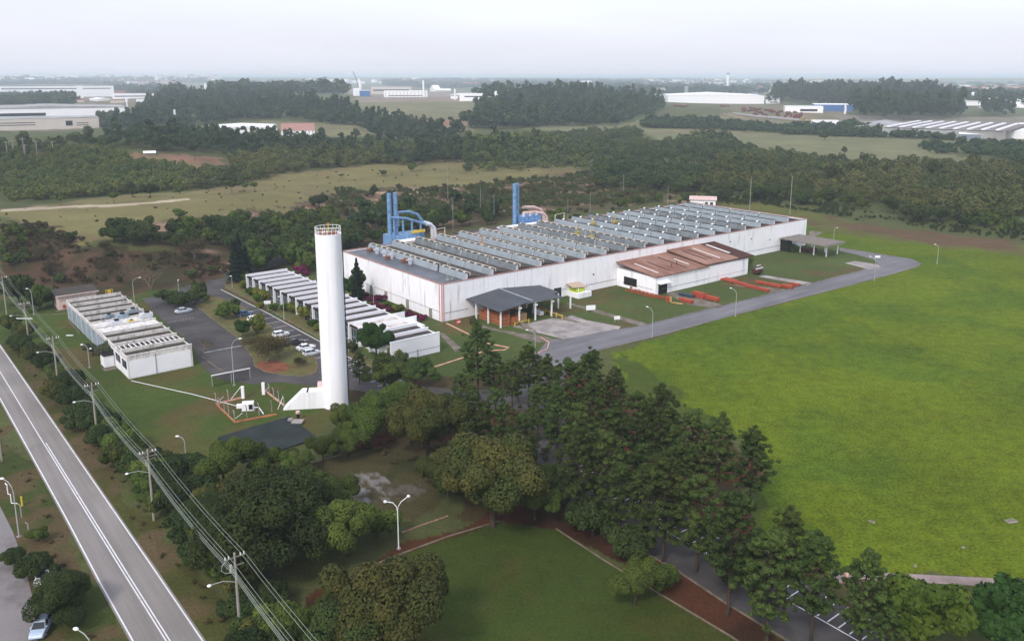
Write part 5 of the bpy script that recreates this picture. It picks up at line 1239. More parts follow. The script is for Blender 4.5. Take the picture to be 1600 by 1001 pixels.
# near, finely leaved
proto('oliveN', 'broadleaf_tree', LM_olive, b_broad(5.6, 10, 30000, .25, 34, ls=.34)); proto('darkN', 'broadleaf_tree', LM_dark, b_broad(7.2, 11.2, 46000, .25, 60, ls=.30, squash=.85))
proto('brownN', 'broadleaf_tree', LM_brown, b_broad(6.6, 11, 42000, .25, 44, ls=.31)); proto('hedgeN', 'hedge_tree', LM_dark, b_broad(3.4, 5.6, 9000, .28, 22, low=-.7, ls=.4, squash=.8))
proto('hedgeO', 'hedge_tree', LM_olive, b_broad(3.2, 5.2, 8000, .28, 22, low=-.7, ls=.4, squash=.8)); proto('hedgeB', 'hedge_tree', LM_brown, b_broad(3.0, 4.8, 7000, .27, 20, low=-.7, ls=.4))
proto('pineA', 'pine_tree', LM_pine, b_pine(15, 3.7, 14000, .26, .26)); proto('pineB', 'pine_tree', LM_pine, b_pine(13.5, 3.7, 13000, .26, .24)); proto('pineC', 'pine_tree', LM_pine, b_pine(16, 3.4, 12500, .26, .34))
proto('roundpine', 'pine_tree', LM_pine, b_broad(6.0, 8.2, 20000, .30, 40, ls=.28, squash=.6)); proto('bright', 'broadleaf_tree', LM_bright, b_broad(4.6, 9.5, 7000, .52, 24, ls=.36, squash=.95))
proto('brightD', 'broadleaf_tree', leafmat('deep broad leaves', (28, 48, 20), (54, 80, 30)), b_broad(4.2, 9, 7500, .46, 26, ls=.34, squash=1.0))
proto('yellowS', 'shrub', LM_yellow, b_shrub(1.6, 2.4, 1200, .26)); proto('greenS', 'shrub', LM_bright, b_shrub(1.5, 2.2, 1200, .26)); proto('magS', 'shrub', LM_mag, b_shrub(1.7, 1.7, 1300, .24))
proto('bareA', 'bare_tree', LM_bare, b_bare(8, 900, .2, .5), M_barkp); proto('bareB', 'bare_tree', LM_scrub, b_bare(5.5, 2600, .2, .6), M_barkp)
proto('bareG', 'sparse_tree', LM_olive, b_bare(7.5, 7000, .24, .75), M_barkp); proto('cone', 'conifer_tree', LM_conif, b_cone(12, 2.6, 5000, .38)); proto('greyN', 'broadleaf_tree', LM_grey, b_broad(2.8, 5, 5000, .26, 18, low=-.6))
# mid distance
proto('darkM', 'broadleaf_tree', LM_dark, b_broad(4.6, 7.6, 2600, .55, 20, low=-.5)); proto('oliveM', 'broadleaf_tree', LM_olive, b_broad(4.3, 7.0, 2400, .55, 20, low=-.5)); proto('brownM', 'broadleaf_tree', LM_scrubg, b_broad(4.0, 6.4, 2200, .52, 18, low=-.5))
proto('oliveM2', 'broadleaf_tree', LM_olive, b_broad(4.3, 7.0, 2400, .55, 14, low=-.5)); proto('tallM', 'tall_tree', LM_woodd, b_tall(13, 3.0, 2200, .6)); proto('brownS', 'shrub', LM_scrub, b_shrub(1.7, 2.2, 420, .4)); proto('greenSM', 'shrub', LM_scrubg, b_shrub(1.9, 2.4, 450, .42))
proto('acacia', 'acacia_tree', LM_olive, b_broad(3.6, 5.4, 1500, .4, 16, low=.05, squash=.42), M_barkp)

NC = {}
def put(key, px, py, sc, label, group=None, hz=1.0, world=None, cat=None, rz=None):
    if world is None: x, y = GT(px, py)
    else: x, y = world
    root, used = PROTO[key]
    if not used: o = root; PROTO[key][1] = True
    else: o = copy_tree(root)
    NC[key] = NC.get(key, 0) + 1
    o.location = (x, y, float(terrain(x, y)) - .05); o.rotation_euler = (0, 0, (NC[key] * 2.399 + hash_(key)) % 6.283 if rz is None else rz); o.scale = (sc, sc, sc * hz)
    o['label'] = label; o['category'] = cat or ('shrub' if key.endswith('S') or key == 'greenSM' else 'tree')
    if group: o['group'] = group
    elif 'group' in o: del o['group']
    return o

# the pine grove (trunk foot in the photo, scale)
GP = 'tall pines of the grove beside the bright field'
for k, (key, px, py, s_) in enumerate((('pineA',747,624,1.02),('pineB',772,624,.72),('pineB',800,636,.72),('pineC',826,636,.78),('pineA',855,646,.75),('pineB',885,677,1.02),('pineC',921,670,.92),('pineA',957,687,.85),('pineB',994,729,.95),
        ('pineA',1031,748,1.0),('pineB',1077,773,1.02),('pineA',1121,783,.9),('pineC',1170,812,.86),('pineA',904,815,.98),('pineB',943,812,1.0),('pineA',1036,878,1.0),('pineB',1087,893,1.0),('pineC',1137,962,1.0),
        ('pineB',1197,1003,1.0),('pineC',1266,1010,.85),('pineA',1342,1024,.82),('pineA',870,722,.85),('pineB',905,742,.9),('pineC',840,700,.72),('pineA',960,755,.85),('pineB',1000,800,.8),('pineC',1060,835,.85),('pineC',1225,950,.8),('pineB',968,842,.82),('pineC',1010,862,.8),('pineB',1180,960,.8),
        ('pineB',815,745,.8),('pineB',775,700,.8),('pineA',738,705,.75),('pineB',720,645,.6),('pineC',925,705,.8),('pineB',1025,700,.7))):
    put(key, px, py, s_, 'tall dark pine in the grove between the dark lawn and the bright field', GP)
put('pineB', 600, 612, .62, 'small pine just right of the tower foot, left of the wide round pines')
for px, py, s_, lb in ((612, 608, .86, 'wide dark round pine in front of the near office wall, left one'), (650, 604, .78, 'wide dark round pine in front of the near office wall, right one')):
    put('roundpine', px, py, s_, lb)
for key, px, py, s_, lb, hz in (
    ('brownN', 668, 712, 1.08, 'large olive brown tree in the middle of the grove behind the clearing', 1.05), ('oliveN', 578, 700, .92, 'green tree right of the tower foot at the clearing edge', 1.0), ('oliveN', 549, 676, .55, 'small green tree touching the tower foot on its right side', 1.1), ('oliveN', 612, 655, .8, 'green tree between the tower and the large olive brown tree', 1.0),
    ('brownN', 770, 822, 1.3, 'widest tree of the grove with rusty tinged crown above the red soil', .98), ('brownN', 700, 775, .75, 'rounded tree on the left flank of the widest grove tree', 1.0), ('oliveN', 835, 812, .7, 'olive tree on the right flank of the widest grove tree', 1.0),
    ('darkN', 410, 893, 1.25, 'huge dark round tree beside the power line', .9), ('darkN', 485, 865, .85, 'dark tree behind the huge one, towards the clearing', 1.0), ('oliveN', 545, 868, .95, 'lighter green tree left of the twin-armed lamp', 1.0), ('hedgeO', 590, 840, .95, 'low green tree at the foot of the twin-armed lamp', 1.0),
    ('oliveN', 350, 760, .8, 'green tree above the huge dark tree, towards the hedge', 1), ('darkN', 330, 830, .6, 'dark tree joining the huge one to the hedge under the wires', .8), ('oliveN', 515, 800, .75, 'green tree left of the clearing gravel, above the lighter green one', .9), ('brownN', 600, 1035, 1.15, 'yellowish brown tree at the bottom edge beside the dark lawn', 1.0), ('darkN', 530, 1085, .8, 'dark tree at the bottom edge left of the yellowish one', 1.0), ('hedgeO', 432, 1000, .9, 'small green tree between the power pole and the dark bottom tree', 1.0),
    ('oliveN', 505, 722, .55, 'small green tree on the near corner of the dark cistern', 1.0), ('oliveN', 545, 712, .6, 'small green tree between cistern and clearing', 1.0), ('hedgeB', 455, 745, 1.0, 'low brownish tree at the left end of the clearing kerb', 1.0), ('hedgeO', 410, 742, 1.0, 'low green tree below the dark cistern', 1.0), ('oliveN', 470, 745, .5, 'little olive tree beside the low brownish one by the clearing', 1.0),
    ('oliveN', 992, 944, .62, 'rounded broadleaf tree standing alone on the red soil by the dark lawn', 1.0), ('brownN', 705, 668, .62, 'olive tree behind the large olive brown one, towards the red patch', 1), ('darkN', 735, 745, .62, 'dark tree filling the gap left of the dark pines', 1), ('darkN', 800, 742, .6, 'dark tree above the widest grove tree', 1), ('oliveN', 640, 668, .75, 'green tree between the round pines and the large olive brown tree', 1), ('darkN', 860, 790, .55, 'dark tree right of the widest grove tree at the lot edge', 1), ('hedgeN', 925, 838, 1.1, 'bushy dark tree on the kerb at the start of the pine lot', 1), ('hedgeN', 985, 868, 1.0, 'bushy dark tree on the kerb between lone tree and pines', 1), ('hedgeN', 1150, 905, 1.0, 'bushy tree among the pine trunks beside the white bays', 1), ('hedgeO', 1040, 925, .62, 'yellow green bush beside the lone tree on the red soil', 1.2),
    ('bright', 1425, 1030, 1.08, 'bright green broad-leaved tree in front of the pink path', 1.0), ('brightD', 1588, 1050, 1.15, 'dark green tree at the bottom right corner', 1.0), ('pineB', 1385, 1045, .55, 'low dark pine just left of the bright green tree', 1.0),
    ('darkN', 106, 962, .6, 'large dark bush tree at the bottom left over the parked cars', .8), ('hedgeN', 62, 905, .75, 'dark green bush above the hidden white car', 1.0), ('hedgeN', 20, 880, .5, 'small bush on the side road edge', 1.0), ('hedgeO', 60, 845, .45, 'small bush on the left verge above the hidden white car', 1),
    ('darkM', 30, 478, 1.35, 'big dark round tree at the left edge behind the power line', 1.05), ('oliveM', 62, 484, .95, 'yellow tinged tree beside the big dark one at the left edge', 1.1), ('darkM', 84, 476, .8, 'dark tree between the left edge trees and the pink shed', .9),
    ('greyN', 160, 566, 1.0, 'grey green tree leaning on the front of the weathered office row', 1.0), ('greyN', 146, 556, .7, 'smaller grey green tree beside the one on the office front', 1.0),
    ('darkM', 264, 476, .85, 'dark round bush tree at the top of the parking lot, left one', .75), ('darkM', 288, 481, .95, 'dark round bush tree at the top of the parking lot, middle one', .75), ('oliveM', 305, 474, .8, 'round bush tree at the top of the parking lot, right one', .75), ('greenSM', 308, 468, 1.1, 'slim bright bush standing above the round parking bushes', 2.4),
    ('oliveM', 354, 500, .72, 'yellowish green tree on the island, nearest the lane mouth', 1.05), ('oliveM', 366, 492, .6, 'smaller green tree on the island beside the lane mouth tree', 1.1), ('brightD', 380, 527, .66, 'dark green tree on the island beside the parked cars', .8), ('yellowS', 402, 523, 1.5, 'yellow-leaved small tree over the white hatchback', 1.6), ('yellowS', 408, 505, 1.1, 'yellow bush between the lane and the white hatchback', 1.3),
    ('bareB', 417, 566, 1.15, 'bare twiggy tree on the red soil circle', 1.0), ('bareB', 437, 558, .95, 'bare twiggy tree beside the soil circle, right one', 1.0), ('bareB', 396, 548, .8, 'bare twiggy bush on the island left of the soil circle', .9), ('bareB', 470, 572, .5, 'low twiggy bush on the end of the island', .8),
    ('bareA', 316, 552, .55, 'small bare sapling at the parking lot edge by the office corner', .9),
    ('cone', 368, 442, 1.0, 'black green conifer at the far end of the lane, left one', 1.05), ('cone', 376, 440, 1.15, 'tallest black green conifer at the far end of the lane', 1.1), ('cone', 386, 436, .9, 'black green conifer touching the far office end', 1.0),
    ('brightD', 553, 468, .92, 'dark broad-leaved tree between tower and factory end wall', 1.05), ('cone', 559, 470, .9, 'slim dark spire rising behind the broad-leaved tree by the factory', 1.15),
    ('brightD', 588, 560, .95, 'broad-leaved tree in front of the near office roofs', 1.0), ('greenSM', 552, 552, 1.0, 'small leafy tree between lamp and broad-leaved office tree', 1.4), ('yellowS', 612, 563, 1.2, 'yellowish bush at the corner of the near office wall', 1.5), ('pineB', 562, 600, .5, 'young pine touching the right side of the tower', 1)):
    put(key, px, py, s_, lb, None, hz)
# hedge trees under the power line
rr = random.Random(11)
HG = 'dense hedge trees under the highway power line'
for (px, py) in ((18,520),(45,528),(30,548),(52,565),(75,575),(88,600),(105,612),(95,632),(120,640),(140,655),(128,668),(158,672),(172,690),(160,700),(190,705),(205,725),(188,732),(222,742),(240,760),(225,772),(258,775),(262,800),(280,802),(300,822),(290,842),(318,850),
                 (322,880),(345,890),(350,915),(375,935),(372,965),(398,975),(410,1005),(390,1030),(440,1030),(275,760),(310,780),(245,735),(330,815),(300,750),(460,1000),(350,860),(355,790),(420,950)):
    k = rr.choice(['hedgeN', 'hedgeN', 'hedgeO', 'hedgeB']); s_ = rr.uniform(.8, 1.1) * (.85 if py > 860 else 1)
    put(k, px, py, s_, 'dense green hedge tree in the belt under the power line', HG)
# shrubs in front of the glazed offices, blooms along the factory end wall
SG = 'yellow green shrubs in front of the glazed offices'
for (px, py, s_, k) in ((384,452,1.3,'yellowS'),(391,462,1.1,'greenS'),(404,462,1.4,'yellowS'),(412,470,1.5,'yellowS'),(401,472,1.0,'greenS'),(409,482,.9,'yellowS'),(455,488,1.4,'yellowS'),(446,486,1.0,'greenS'),(478,500,1.7,'yellowS'),(471,492,1.2,'greenS'),(489,512,1.0,'greenS'),(382,440,1.5,'greenS'),(394,447,1.2,'greenS'),(430,486,1.0,'greenS'),(498,516,.9,'yellowS')):
    put(k, px, py, s_, 'yellow green shrub in the planted strip before the glazed offices', SG, 1.3 if k == 'greenS' else 1.1)
BG_ = 'magenta azaleas and garden bushes along the factory end wall'
for (px, py, s_, k) in ((560,462,1.0,'magS'),(568,466,1.1,'magS'),(578,470,1.0,'magS'),(592,470,1.7,'magS'),(586,478,1.0,'magS'),(597,482,1.2,'magS'),(607,487,1.2,'magS'),(618,487,1.5,'yellowS'),(627,488,1.6,'yellowS'),(612,482,1.1,'greenS'),(641,494,1.3,'magS'),(650,498,1.4,'magS'),(660,500,1.1,'magS'),(634,492,1.1,'greenS'),(557,474,1.0,'magS'),(567,458,.9,'greenS'),(604,478,.9,'greenS'),(552,466,.8,'magS'),(572,478,1.0,'greenS')):
    put(k, px, py, s_ * .75, 'magenta flowering azalea along the factory end wall' if k == 'magS' else ('yellowish bush among the azaleas by the factory end wall' if k == 'yellowS' else 'green bush among the azaleas by the factory end wall'), BG_)
put('magS', 473, 428, 1.6, 'lone red bush beyond the far end of the glazed offices', None, 1.3); put('brownS', 738, 507, .8, 'small brown shrub at the foot of the factory wall by the canopy')
put('bareG', 1168, 416, .55, 'leafy twig bush growing against the factory wall behind the annex roof'); put('bareG', 1238, 393, .45, 'twiggy bush against the factory wall left of the slatted canopy')
# lone pasture trees and bushes
for (px, py, s_, k, lb) in ((283, 351, 1.15, 'acacia', 'wide flat-crowned tree alone low in the pasture'), (178, 319, 1.0, 'acacia', 'flat-crowned tree beside the dirt track'), (96, 321, .8, 'acacia', 'small tree on the dirt track, left one'), (362, 303, 1.3, 'acacia', 'flat-crowned tree at the top of the pasture, left of three'), (383, 300, .9, 'acacia', 'flat-crowned tree at the top of the pasture, middle of three'), (398, 299, .9, 'acacia', 'flat-crowned tree at the top of the pasture, right of three'),
        (397, 345, .9, 'bareA', 'bare tree standing at the pasture edge above the thicket'), (412, 342, .5, 'oliveM', 'small round tree right of the bare pasture tree'), (310, 372, .8, 'bareA', 'bare trunk tree behind the bank thicket'), (642, 268, .9, 'oliveM2', 'green tree alone in the upper pasture'), (598, 275, .6, 'darkM', 'small dark bush alone in the pasture middle'), (533, 279, .55, 'acacia', 'tiny flat tree in the pasture left of the small dark bush'),
        (235, 308, 1.1, 'darkM', 'dark tree at the foot of the wooded hill beside the pasture'), (207, 308, 1.2, 'brownM', 'brown tree at the foot of the wooded hill'), (281, 303, .7, 'oliveM', 'pale tree between the hill foot and the track'), (499, 324, 1.0, 'darkM', 'dark bush at the pasture edge above the bare soil'), (583, 306, .9, 'brownM', 'reddish tree left of the twin stacks'), (305, 252, 1.3, 'tallM', 'dark tree alone on the brown clearing'),
        (679, 268, .35, 'acacia', 'tiny thin tree in the upper pasture, right of the green one'), (1422, 258, .9, 'acacia', 'small tree alone in the far right field'), (1160, 233, .8, 'darkM', 'small dark tree in the far field right of the round copse'), (1289, 219, 1.2, 'darkM', 'dark bush in the upper far field'), (1320, 240, .9, 'brownM', 'dark flat bush in the middle of the far field'), (883, 213, .8, 'darkM', 'tiny dark tree in the central far field'), (934, 208, .9, 'darkM', 'second tiny dark tree in the central far field'), (1553, 257, .8, 'darkM', 'small dark tree at the right end of the far field'),
        (236, 453, 1.0, 'bareA', 'bare tree on the red soil between the office row and the bank'), (205, 440, .9, 'bareA', 'bare tree on the red bank, left one'), (180, 430, .8, 'bareB', 'twiggy tree on the red bank'), (1338, 305, .9, 'oliveM', 'light green tree at the front of the right woods')):
    put(k, px, py, s_, lb)

# scatter regions: outline of the tree feet in the photo
def area(P): return abs(sum(P[i][0] * P[(i+1) % len(P)][1] - P[(i+1) % len(P)][0] * P[i][1] for i in range(len(P)))) / 2
def fill(poly, sp, seed, wob=0.0):
    P = [GT(*p) for p in poly]; xs = [p[0] for p in P]; ys = [p[1] for p in P]; rng = np.random.default_rng(seed)
    nx, ny = int((max(xs) - min(xs)) / sp) + 1, int((max(ys) - min(ys)) / sp) + 1
    X, Y = np.meshgrid(min(xs) + (np.arange(nx) + .5) * sp, min(ys) + (np.arange(ny) + .5) * sp); X = X.ravel(); Y = Y.ravel()
    X = X + rng.uniform(-.5, .5, X.shape) * sp; Y = Y + rng.uniform(-.5, .5, Y.shape) * sp
    m = inpoly(X + (vnoise(X, Y, wob * 1.7 + 1, seed) - .5) * 2 * wob, Y + (vnoise(X, Y, wob * 1.7 + 1, seed + 5) - .5) * 2 * wob, P); return X[m], Y[m], rng
def scatter(poly, sp, keys, smin, smax, label, group, seed, hz=1.0):
    X, Y, rng = fill(poly, sp, seed)
    for x, y in zip(X, Y):
        k = keys[int(rng.integers(len(keys)))]; put(k, 0, 0, float(rng.uniform(smin, smax)), label, group, hz, world=(float(x), float(y)))
    return len(X)
cnt = {}
cnt['thicket'] = scatter([(165,382),(180,366),(250,368),(330,362),(420,350),(500,345),(545,352),(545,398),(500,410),(440,398),(400,404),(330,388),(250,398),(190,395)], 6.8, ['darkM', 'darkM', 'oliveM', 'brownM'], .7, 1.25, 'dense tree of the thicket on the bank between pasture and offices', 'thicket trees on the bank', 1)
cnt['thicket2'] = scatter([(384,432),(392,404),(440,398),(500,408),(520,420),(500,440),(460,428),(420,425)], 7.5, ['oliveM', 'darkM', 'oliveM2'], .95, 1.4, 'rounded tree behind the far end of the glazed offices', 'trees behind the far end of the glazed offices', 2)
cnt['rear'] = scatter([(528,372),(560,345),(600,330),(690,335),(740,330),(792,342),(780,352),(740,352),(690,362),(660,368),(600,382),(545,392)], 7.6, ['darkM', 'darkM', 'oliveM', 'tallM'], .7, 1.15, 'dark tree of the belt behind the factory around the filter plants', 'trees behind the factory', 3)
cnt['rear2'] = scatter([(845,352),(848,330),(900,325),(960,322),(1030,312),(1040,318),(960,330),(900,342)], 9, ['darkM', 'greenSM', 'oliveM', 'greenSM'], .6, .95, 'low tree behind the middle roof rows right of the second filter plant', 'low trees behind the middle roof rows', 4)
cnt['scrub'] = scatter([(150,384),(330,350),(450,338),(500,312),(560,300),(640,294),(720,290),(920,272),(1040,288),(1085,312),(1020,318),(900,322),(840,330),(740,332),(600,332),(540,352),(450,350),(330,364)], 12.5, ['brownS', 'brownS', 'greenSM'], .6, 1.7, 'low brown and green scrub bush behind the factory', 'scrub bushes between factory and pasture', 5)
cnt['bank'] = scatter([(0,345),(60,350),(150,385),(190,400),(330,398),(372,420),(300,436),(200,444),(60,440),(0,405)], 11, ['brownS', 'bareB', 'brownS', 'greenSM'], .7, 1.5, 'dry bush on the red soil bank', 'dry bushes on the red bank', 6)
cnt['bank2'] = scatter([(-20,398),(-20,370),(60,372),(70,400),(30,425),(0,425)], 8, ['brownM', 'oliveM'], .6, .9, 'tree at the left end of the red bank', 'trees at the left end of the bank', 7)
cnt['right'] = scatter([(1100,318),(1105,302),(1200,300),(1330,318),(1420,335),(1500,345),(1610,352),(1610,372),(1480,356),(1400,345),(1310,322),(1200,318)], 9.5, ['darkM', 'oliveM', 'brownM', 'brownM'], .8, 1.3, 'tree at the front edge of the right woods behind the meadow', 'front trees of the right woods', 8)
print('scatter', cnt)

# woods that read as one mass
def blob(seed, n, rx, rz, zc, leaf, nl=6):
    rng = np.random.default_rng(seed); Q, t, c, lr = crown(rng, rx, rz, zc, nl, n, leaf, -.3, .5, 0.0); return Q, t
BLOBS = {'round': [blob(s, 190, 1, .8, .95, .30) for s in range(4)], 'low': [blob(s, 150, 1, .62, .55, .32) for s in (11, 12, 13)], 'tall': [blob(s, 170, .62, 1.35, 1.9, .28, 8) for s in (21, 22, 23)], 'far': [blob(s, 60, 1, .8, .9, .5) for s in (31, 32)],
         'roundF': [blob(s, 480, 1, .8, .95, .17, 9) for s in range(4)], 'lowF': [blob(s, 380, 1, .62, .55, .18, 8) for s in (11, 12, 13)], 'tallF': [blob(s, 420, .62, 1.35, 1.9, .17, 11) for s in (21, 22, 23)]}
NT = [0]
def wood(name, label, polys, kinds, r0, m, seed, sp=1.5, var=.5, sparse=0.0):
    Qs, Ts = [], []
    for poly in polys:
        P = [GT(*p) for p in poly]; Dm = np.mean([math.hypot(*p) for p in P]); r1 = r0 * min(1.9, max(1.0, (Dm / 900) ** .6))
        X, Y, rng = fill(poly, r1 * sp, seed, 14.0 if Dm > 400 and sp < 3 else 0)
        if sparse: kp = vnoise(X, Y, r1 * 9, seed) > sparse; X, Y = X[kp], Y[kp]
        Z = terrain(X, Y); n = len(X)
        sc = r1 * rng.uniform(1 - var, 1 + var, n) * (.8 + .45 * vnoise(X, Y, 60, seed + 3)); an_ = rng.uniform(0, 6.283, n); hs = rng.uniform(.8, 1.25, n); ti = rng.uniform(-.3, .3, n) + (vnoise(X, Y, 45, seed + 9) - .5) * .5
        for kk, kd in enumerate(kinds):
            idx = np.arange(n)[rng.integers(len(kinds), size=n) == kk] if len(kinds) > 1 else np.arange(n)
            bl = BLOBS[(kd + 'F' if Dm < 760 and sp < 3 else kd) if Dm < 2600 else 'far']
            for b in range(len(bl)):
                ii = idx[b::len(bl)]
                if len(ii) == 0: continue
                Q, t = bl[b]; ca, sa = np.cos(an_[ii]), np.sin(an_[ii])
                q = np.empty((len(ii),) + Q.shape); s_ = sc[ii][:, None, None]
                q[..., 0] = (Q[..., 0] * ca[:, None, None] - Q[..., 1] * sa[:, None, None]) * s_ + X[ii][:, None, None]
                q[..., 1] = (Q[..., 0] * sa[:, None, None] + Q[..., 1] * ca[:, None, None]) * s_ + Y[ii][:, None, None]
                q[..., 2] = Q[..., 2] * s_ * hs[ii][:, None, None] + Z[ii][:, None, None]
                Qs.append(q.reshape(-1, 4, 3)); Ts.append(np.clip(t[None, :] + ti[ii][:, None], 0, 1).ravel())
        NT[0] += n
    Q = np.concatenate(Qs); T_ = np.concatenate(Ts); o = np_quads(name, Q, T_, m); tag(o, label, 'woodland', kind='stuff'); return o
wood('woodland', 'green scrub wood covering the low hill at the left', [[(0,318),(60,314),(200,303),(292,297),(300,284),(285,268),(215,250),(170,236),(110,228),(50,238),(0,250)]], ['low', 'round'], 2.5, LM_mound, 1, 1.35)
wood('woodland', 'dark tall wood between the brown clearing and the white warehouse', [[(100,238),(130,230),(190,220),(260,212),(320,226),(440,230),(540,232),(650,232),(770,236),(800,248),(640,262),(520,246),(350,247),(345,240),(225,240),(170,232),(120,226)]], ['tall', 'round', 'round'], 3.9, LM_woodd, 2, 1.5)
wood('woodland', 'dark eucalyptus forest on the rise behind the white warehouse', [[(190,204),(225,172),(262,152),(310,148),(430,152),(490,165),(560,185),(640,196),(728,212),(700,222),(600,215),(560,200),(440,186),(330,192),(300,198),(260,196)]], ['tall', 'round', 'round'], 4.2, LM_woodd, 3, 1.55, .5, .22)
wood('woodland', 'bright green thicket belt above the pasture', [[(284,299),(340,290),(400,276),(520,264),(640,256),(722,249),(735,240),(700,230),(560,240),(440,240),(355,252),(345,264),(300,278)]], ['round', 'low', 'round'], 3.1, LM_hill, 4, 1.35)
wood('woodland', 'thicket at the right end of the pasture', [[(722,266),(800,268),(850,262),(925,264),(925,246),(840,240),(735,238)]], ['round', 'tall', 'low'], 4.0, LM_wood, 5, 1.4)
wood('woodland', 'round dark copse of trees behind the middle roof rows', [[(918,290),(960,300),(1040,302),(1088,302),(1092,276),(1010,258),(930,264)]], ['round'], 3.8, LM_wood, 6, 1.35)
wood('woodland', 'winding dark thicket across the central fields', [[(815,228),(830,216),(900,212),(990,206),(1000,222),(1090,234),(1240,246),(1335,258),(1300,268),(1100,256),(950,244),(830,242)], [(1050,228),(1100,212),(1150,215),(1148,233),(1060,232)]], ['round', 'low'], 3.3, LM_wood, 7, 1.4)
wood('woodland', 'broad dark forest in the middle distance behind the central fields', [[(733,202),(745,172),(800,152),(900,150),(1010,160),(1040,172),(960,195),(840,201)]], ['tall', 'round', 'round'], 4.4, LM_woodd, 8, 1.45)
wood('woodland', 'hedgerow belts edging the far right field', [[(1000,199),(1125,203),(1122,192),(1010,190)], [(1128,204),(1200,207),(1198,199),(1130,197)], [(1200,209),(1300,212),(1450,218),(1450,212),(1300,201),(1200,200)], [(1458,219),(1505,222),(1505,214),(1460,212)], [(1430,238),(1475,241),(1475,231),(1440,228)], [(1488,240),(1610,252),(1610,232),(1500,229)], [(1385,205),(1320,202),(1330,196)], [(1560,262),(1610,262),(1610,248),(1570,252)]], ['low', 'round'], 3.4, LM_woodd, 9, 1.3)
wood('woodland', 'long dark pine plantation at the right in front of the town', [[(1205,166),(1215,152),(1330,150),(1480,158),(1500,176),(1510,186),(1420,190),(1340,186),(1332,172),(1230,160)], [(1522,180),(1575,186),(1570,176),(1530,172)]], ['tall'], 4.8, LM_woodd, 10, 1.35)
wood('woodland', 'mixed brown green woods filling the right side behind the meadow', [[(1090,302),(1094,272),(1200,252),(1330,264),(1420,258),(1610,268),(1610,352),(1500,344),(1420,334),(1330,318),(1200,300)]], ['round', 'low', 'round'], 3.6, LM_hill, 11, 1.4)
wood('woodland', 'dark tree belts between the two white factories at the left', [[(0,164),(112,166),(105,154),(0,152)], [(150,200),(185,202),(184,186),(162,188)], [(-10,256),(60,242),(100,234),(100,226),(-10,228)], [(84,230),(150,226),(185,220),(150,218),(90,222)]], ['round', 'low'], 3.8, LM_woodd, 12, 1.4)
wood('woodland', 'hazy tree lines in front of the horizon', [[(0,138),(140,136),(280,150),(280,142),(140,128),(0,130)], [(330,150),(540,148),(540,136),(440,130),(330,134)], [(600,136),(900,142),(1030,140),(1030,132),(900,128),(600,127)], [(960,152),(1200,148),(1200,140),(960,138)], [(1480,172),(1610,182),(1610,150),(1500,150)], [(760,160),(800,152),(800,142),(760,146)]], ['round'], 6.0, LM_woodd, 13, 2.2, sparse=.5)
wood('woodland', 'scattered trees among the distant town', [[(880,131),(1200,140),(1610,150),(1610,133),(1200,128),(880,126)], [(0,126),(330,132),(330,120),(0,119)]], ['round'], 5.0, LM_woodd, 14, 4.5, sparse=.5)
wood('grass_tussocks', 'dry tussocks and weeds dotted over the pasture', [[(0,380),(170,374),(330,366),(450,346),(520,318),(640,302),(915,276),(910,264),(720,250),(600,260),(400,280),(290,304),(200,306),(0,332)]], ['low'], .55, LM_scrubg, 15, 30.0, .6)
wood('undergrowth', 'low weeds along the highway verges', [[(15,540),(108,672),(178,774),(258,890),(333,1003),(425,1130),(465,1130),(350,960),(165,690),(45,545)], [(-20,645),(34,712),(88,812),(138,907),(188,1001),(262,1130),(150,1130),(110,960),(60,800),(-20,700)]], ['low'], .33, LM_scrub, 16, 8.0, .6)
wood('undergrowth', 'low undergrowth on the floor of the pine grove', [[(560,705),(620,650),(720,630),(850,640),(960,700),(1130,800),(1200,860),(1180,900),(1060,830),(900,760),(700,780),(640,740)]], ['low'], .5, LM_scrub, 17, 4.5, .6)
wood('scrubland', 'low brown green scrub between the factory and the pasture', [[(150,384),(330,352),(450,338),(500,312),(560,300),(640,294),(720,290),(920,272),(1040,288),(1085,312),(1020,318),(900,322),(840,332),(740,335),(600,335),(540,354),(450,352),(330,366)]], ['low'], 1.15, LM_scrubg, 18, 2.6, .6, .36)
wood('scrubland', 'dry brown scrub on the red soil bank', [[(0,345),(60,350),(150,388),(190,402),(330,400),(372,424),(300,438),(200,446),(60,442),(0,405)]], ['low'], .9, LM_scrub, 19, 2.8, .6, .4)
wood('scrubland', 'rough weeds along the far edge of the meadow before the right woods', [[(1060,318),(1200,322),(1310,340),(1420,356),(1610,378),(1610,364),(1420,344),(1310,322),(1200,306),(1090,302)]], ['low'], .8, LM_scrubg, 20, 3.2, .6, .4)
print('wood trees', NT)

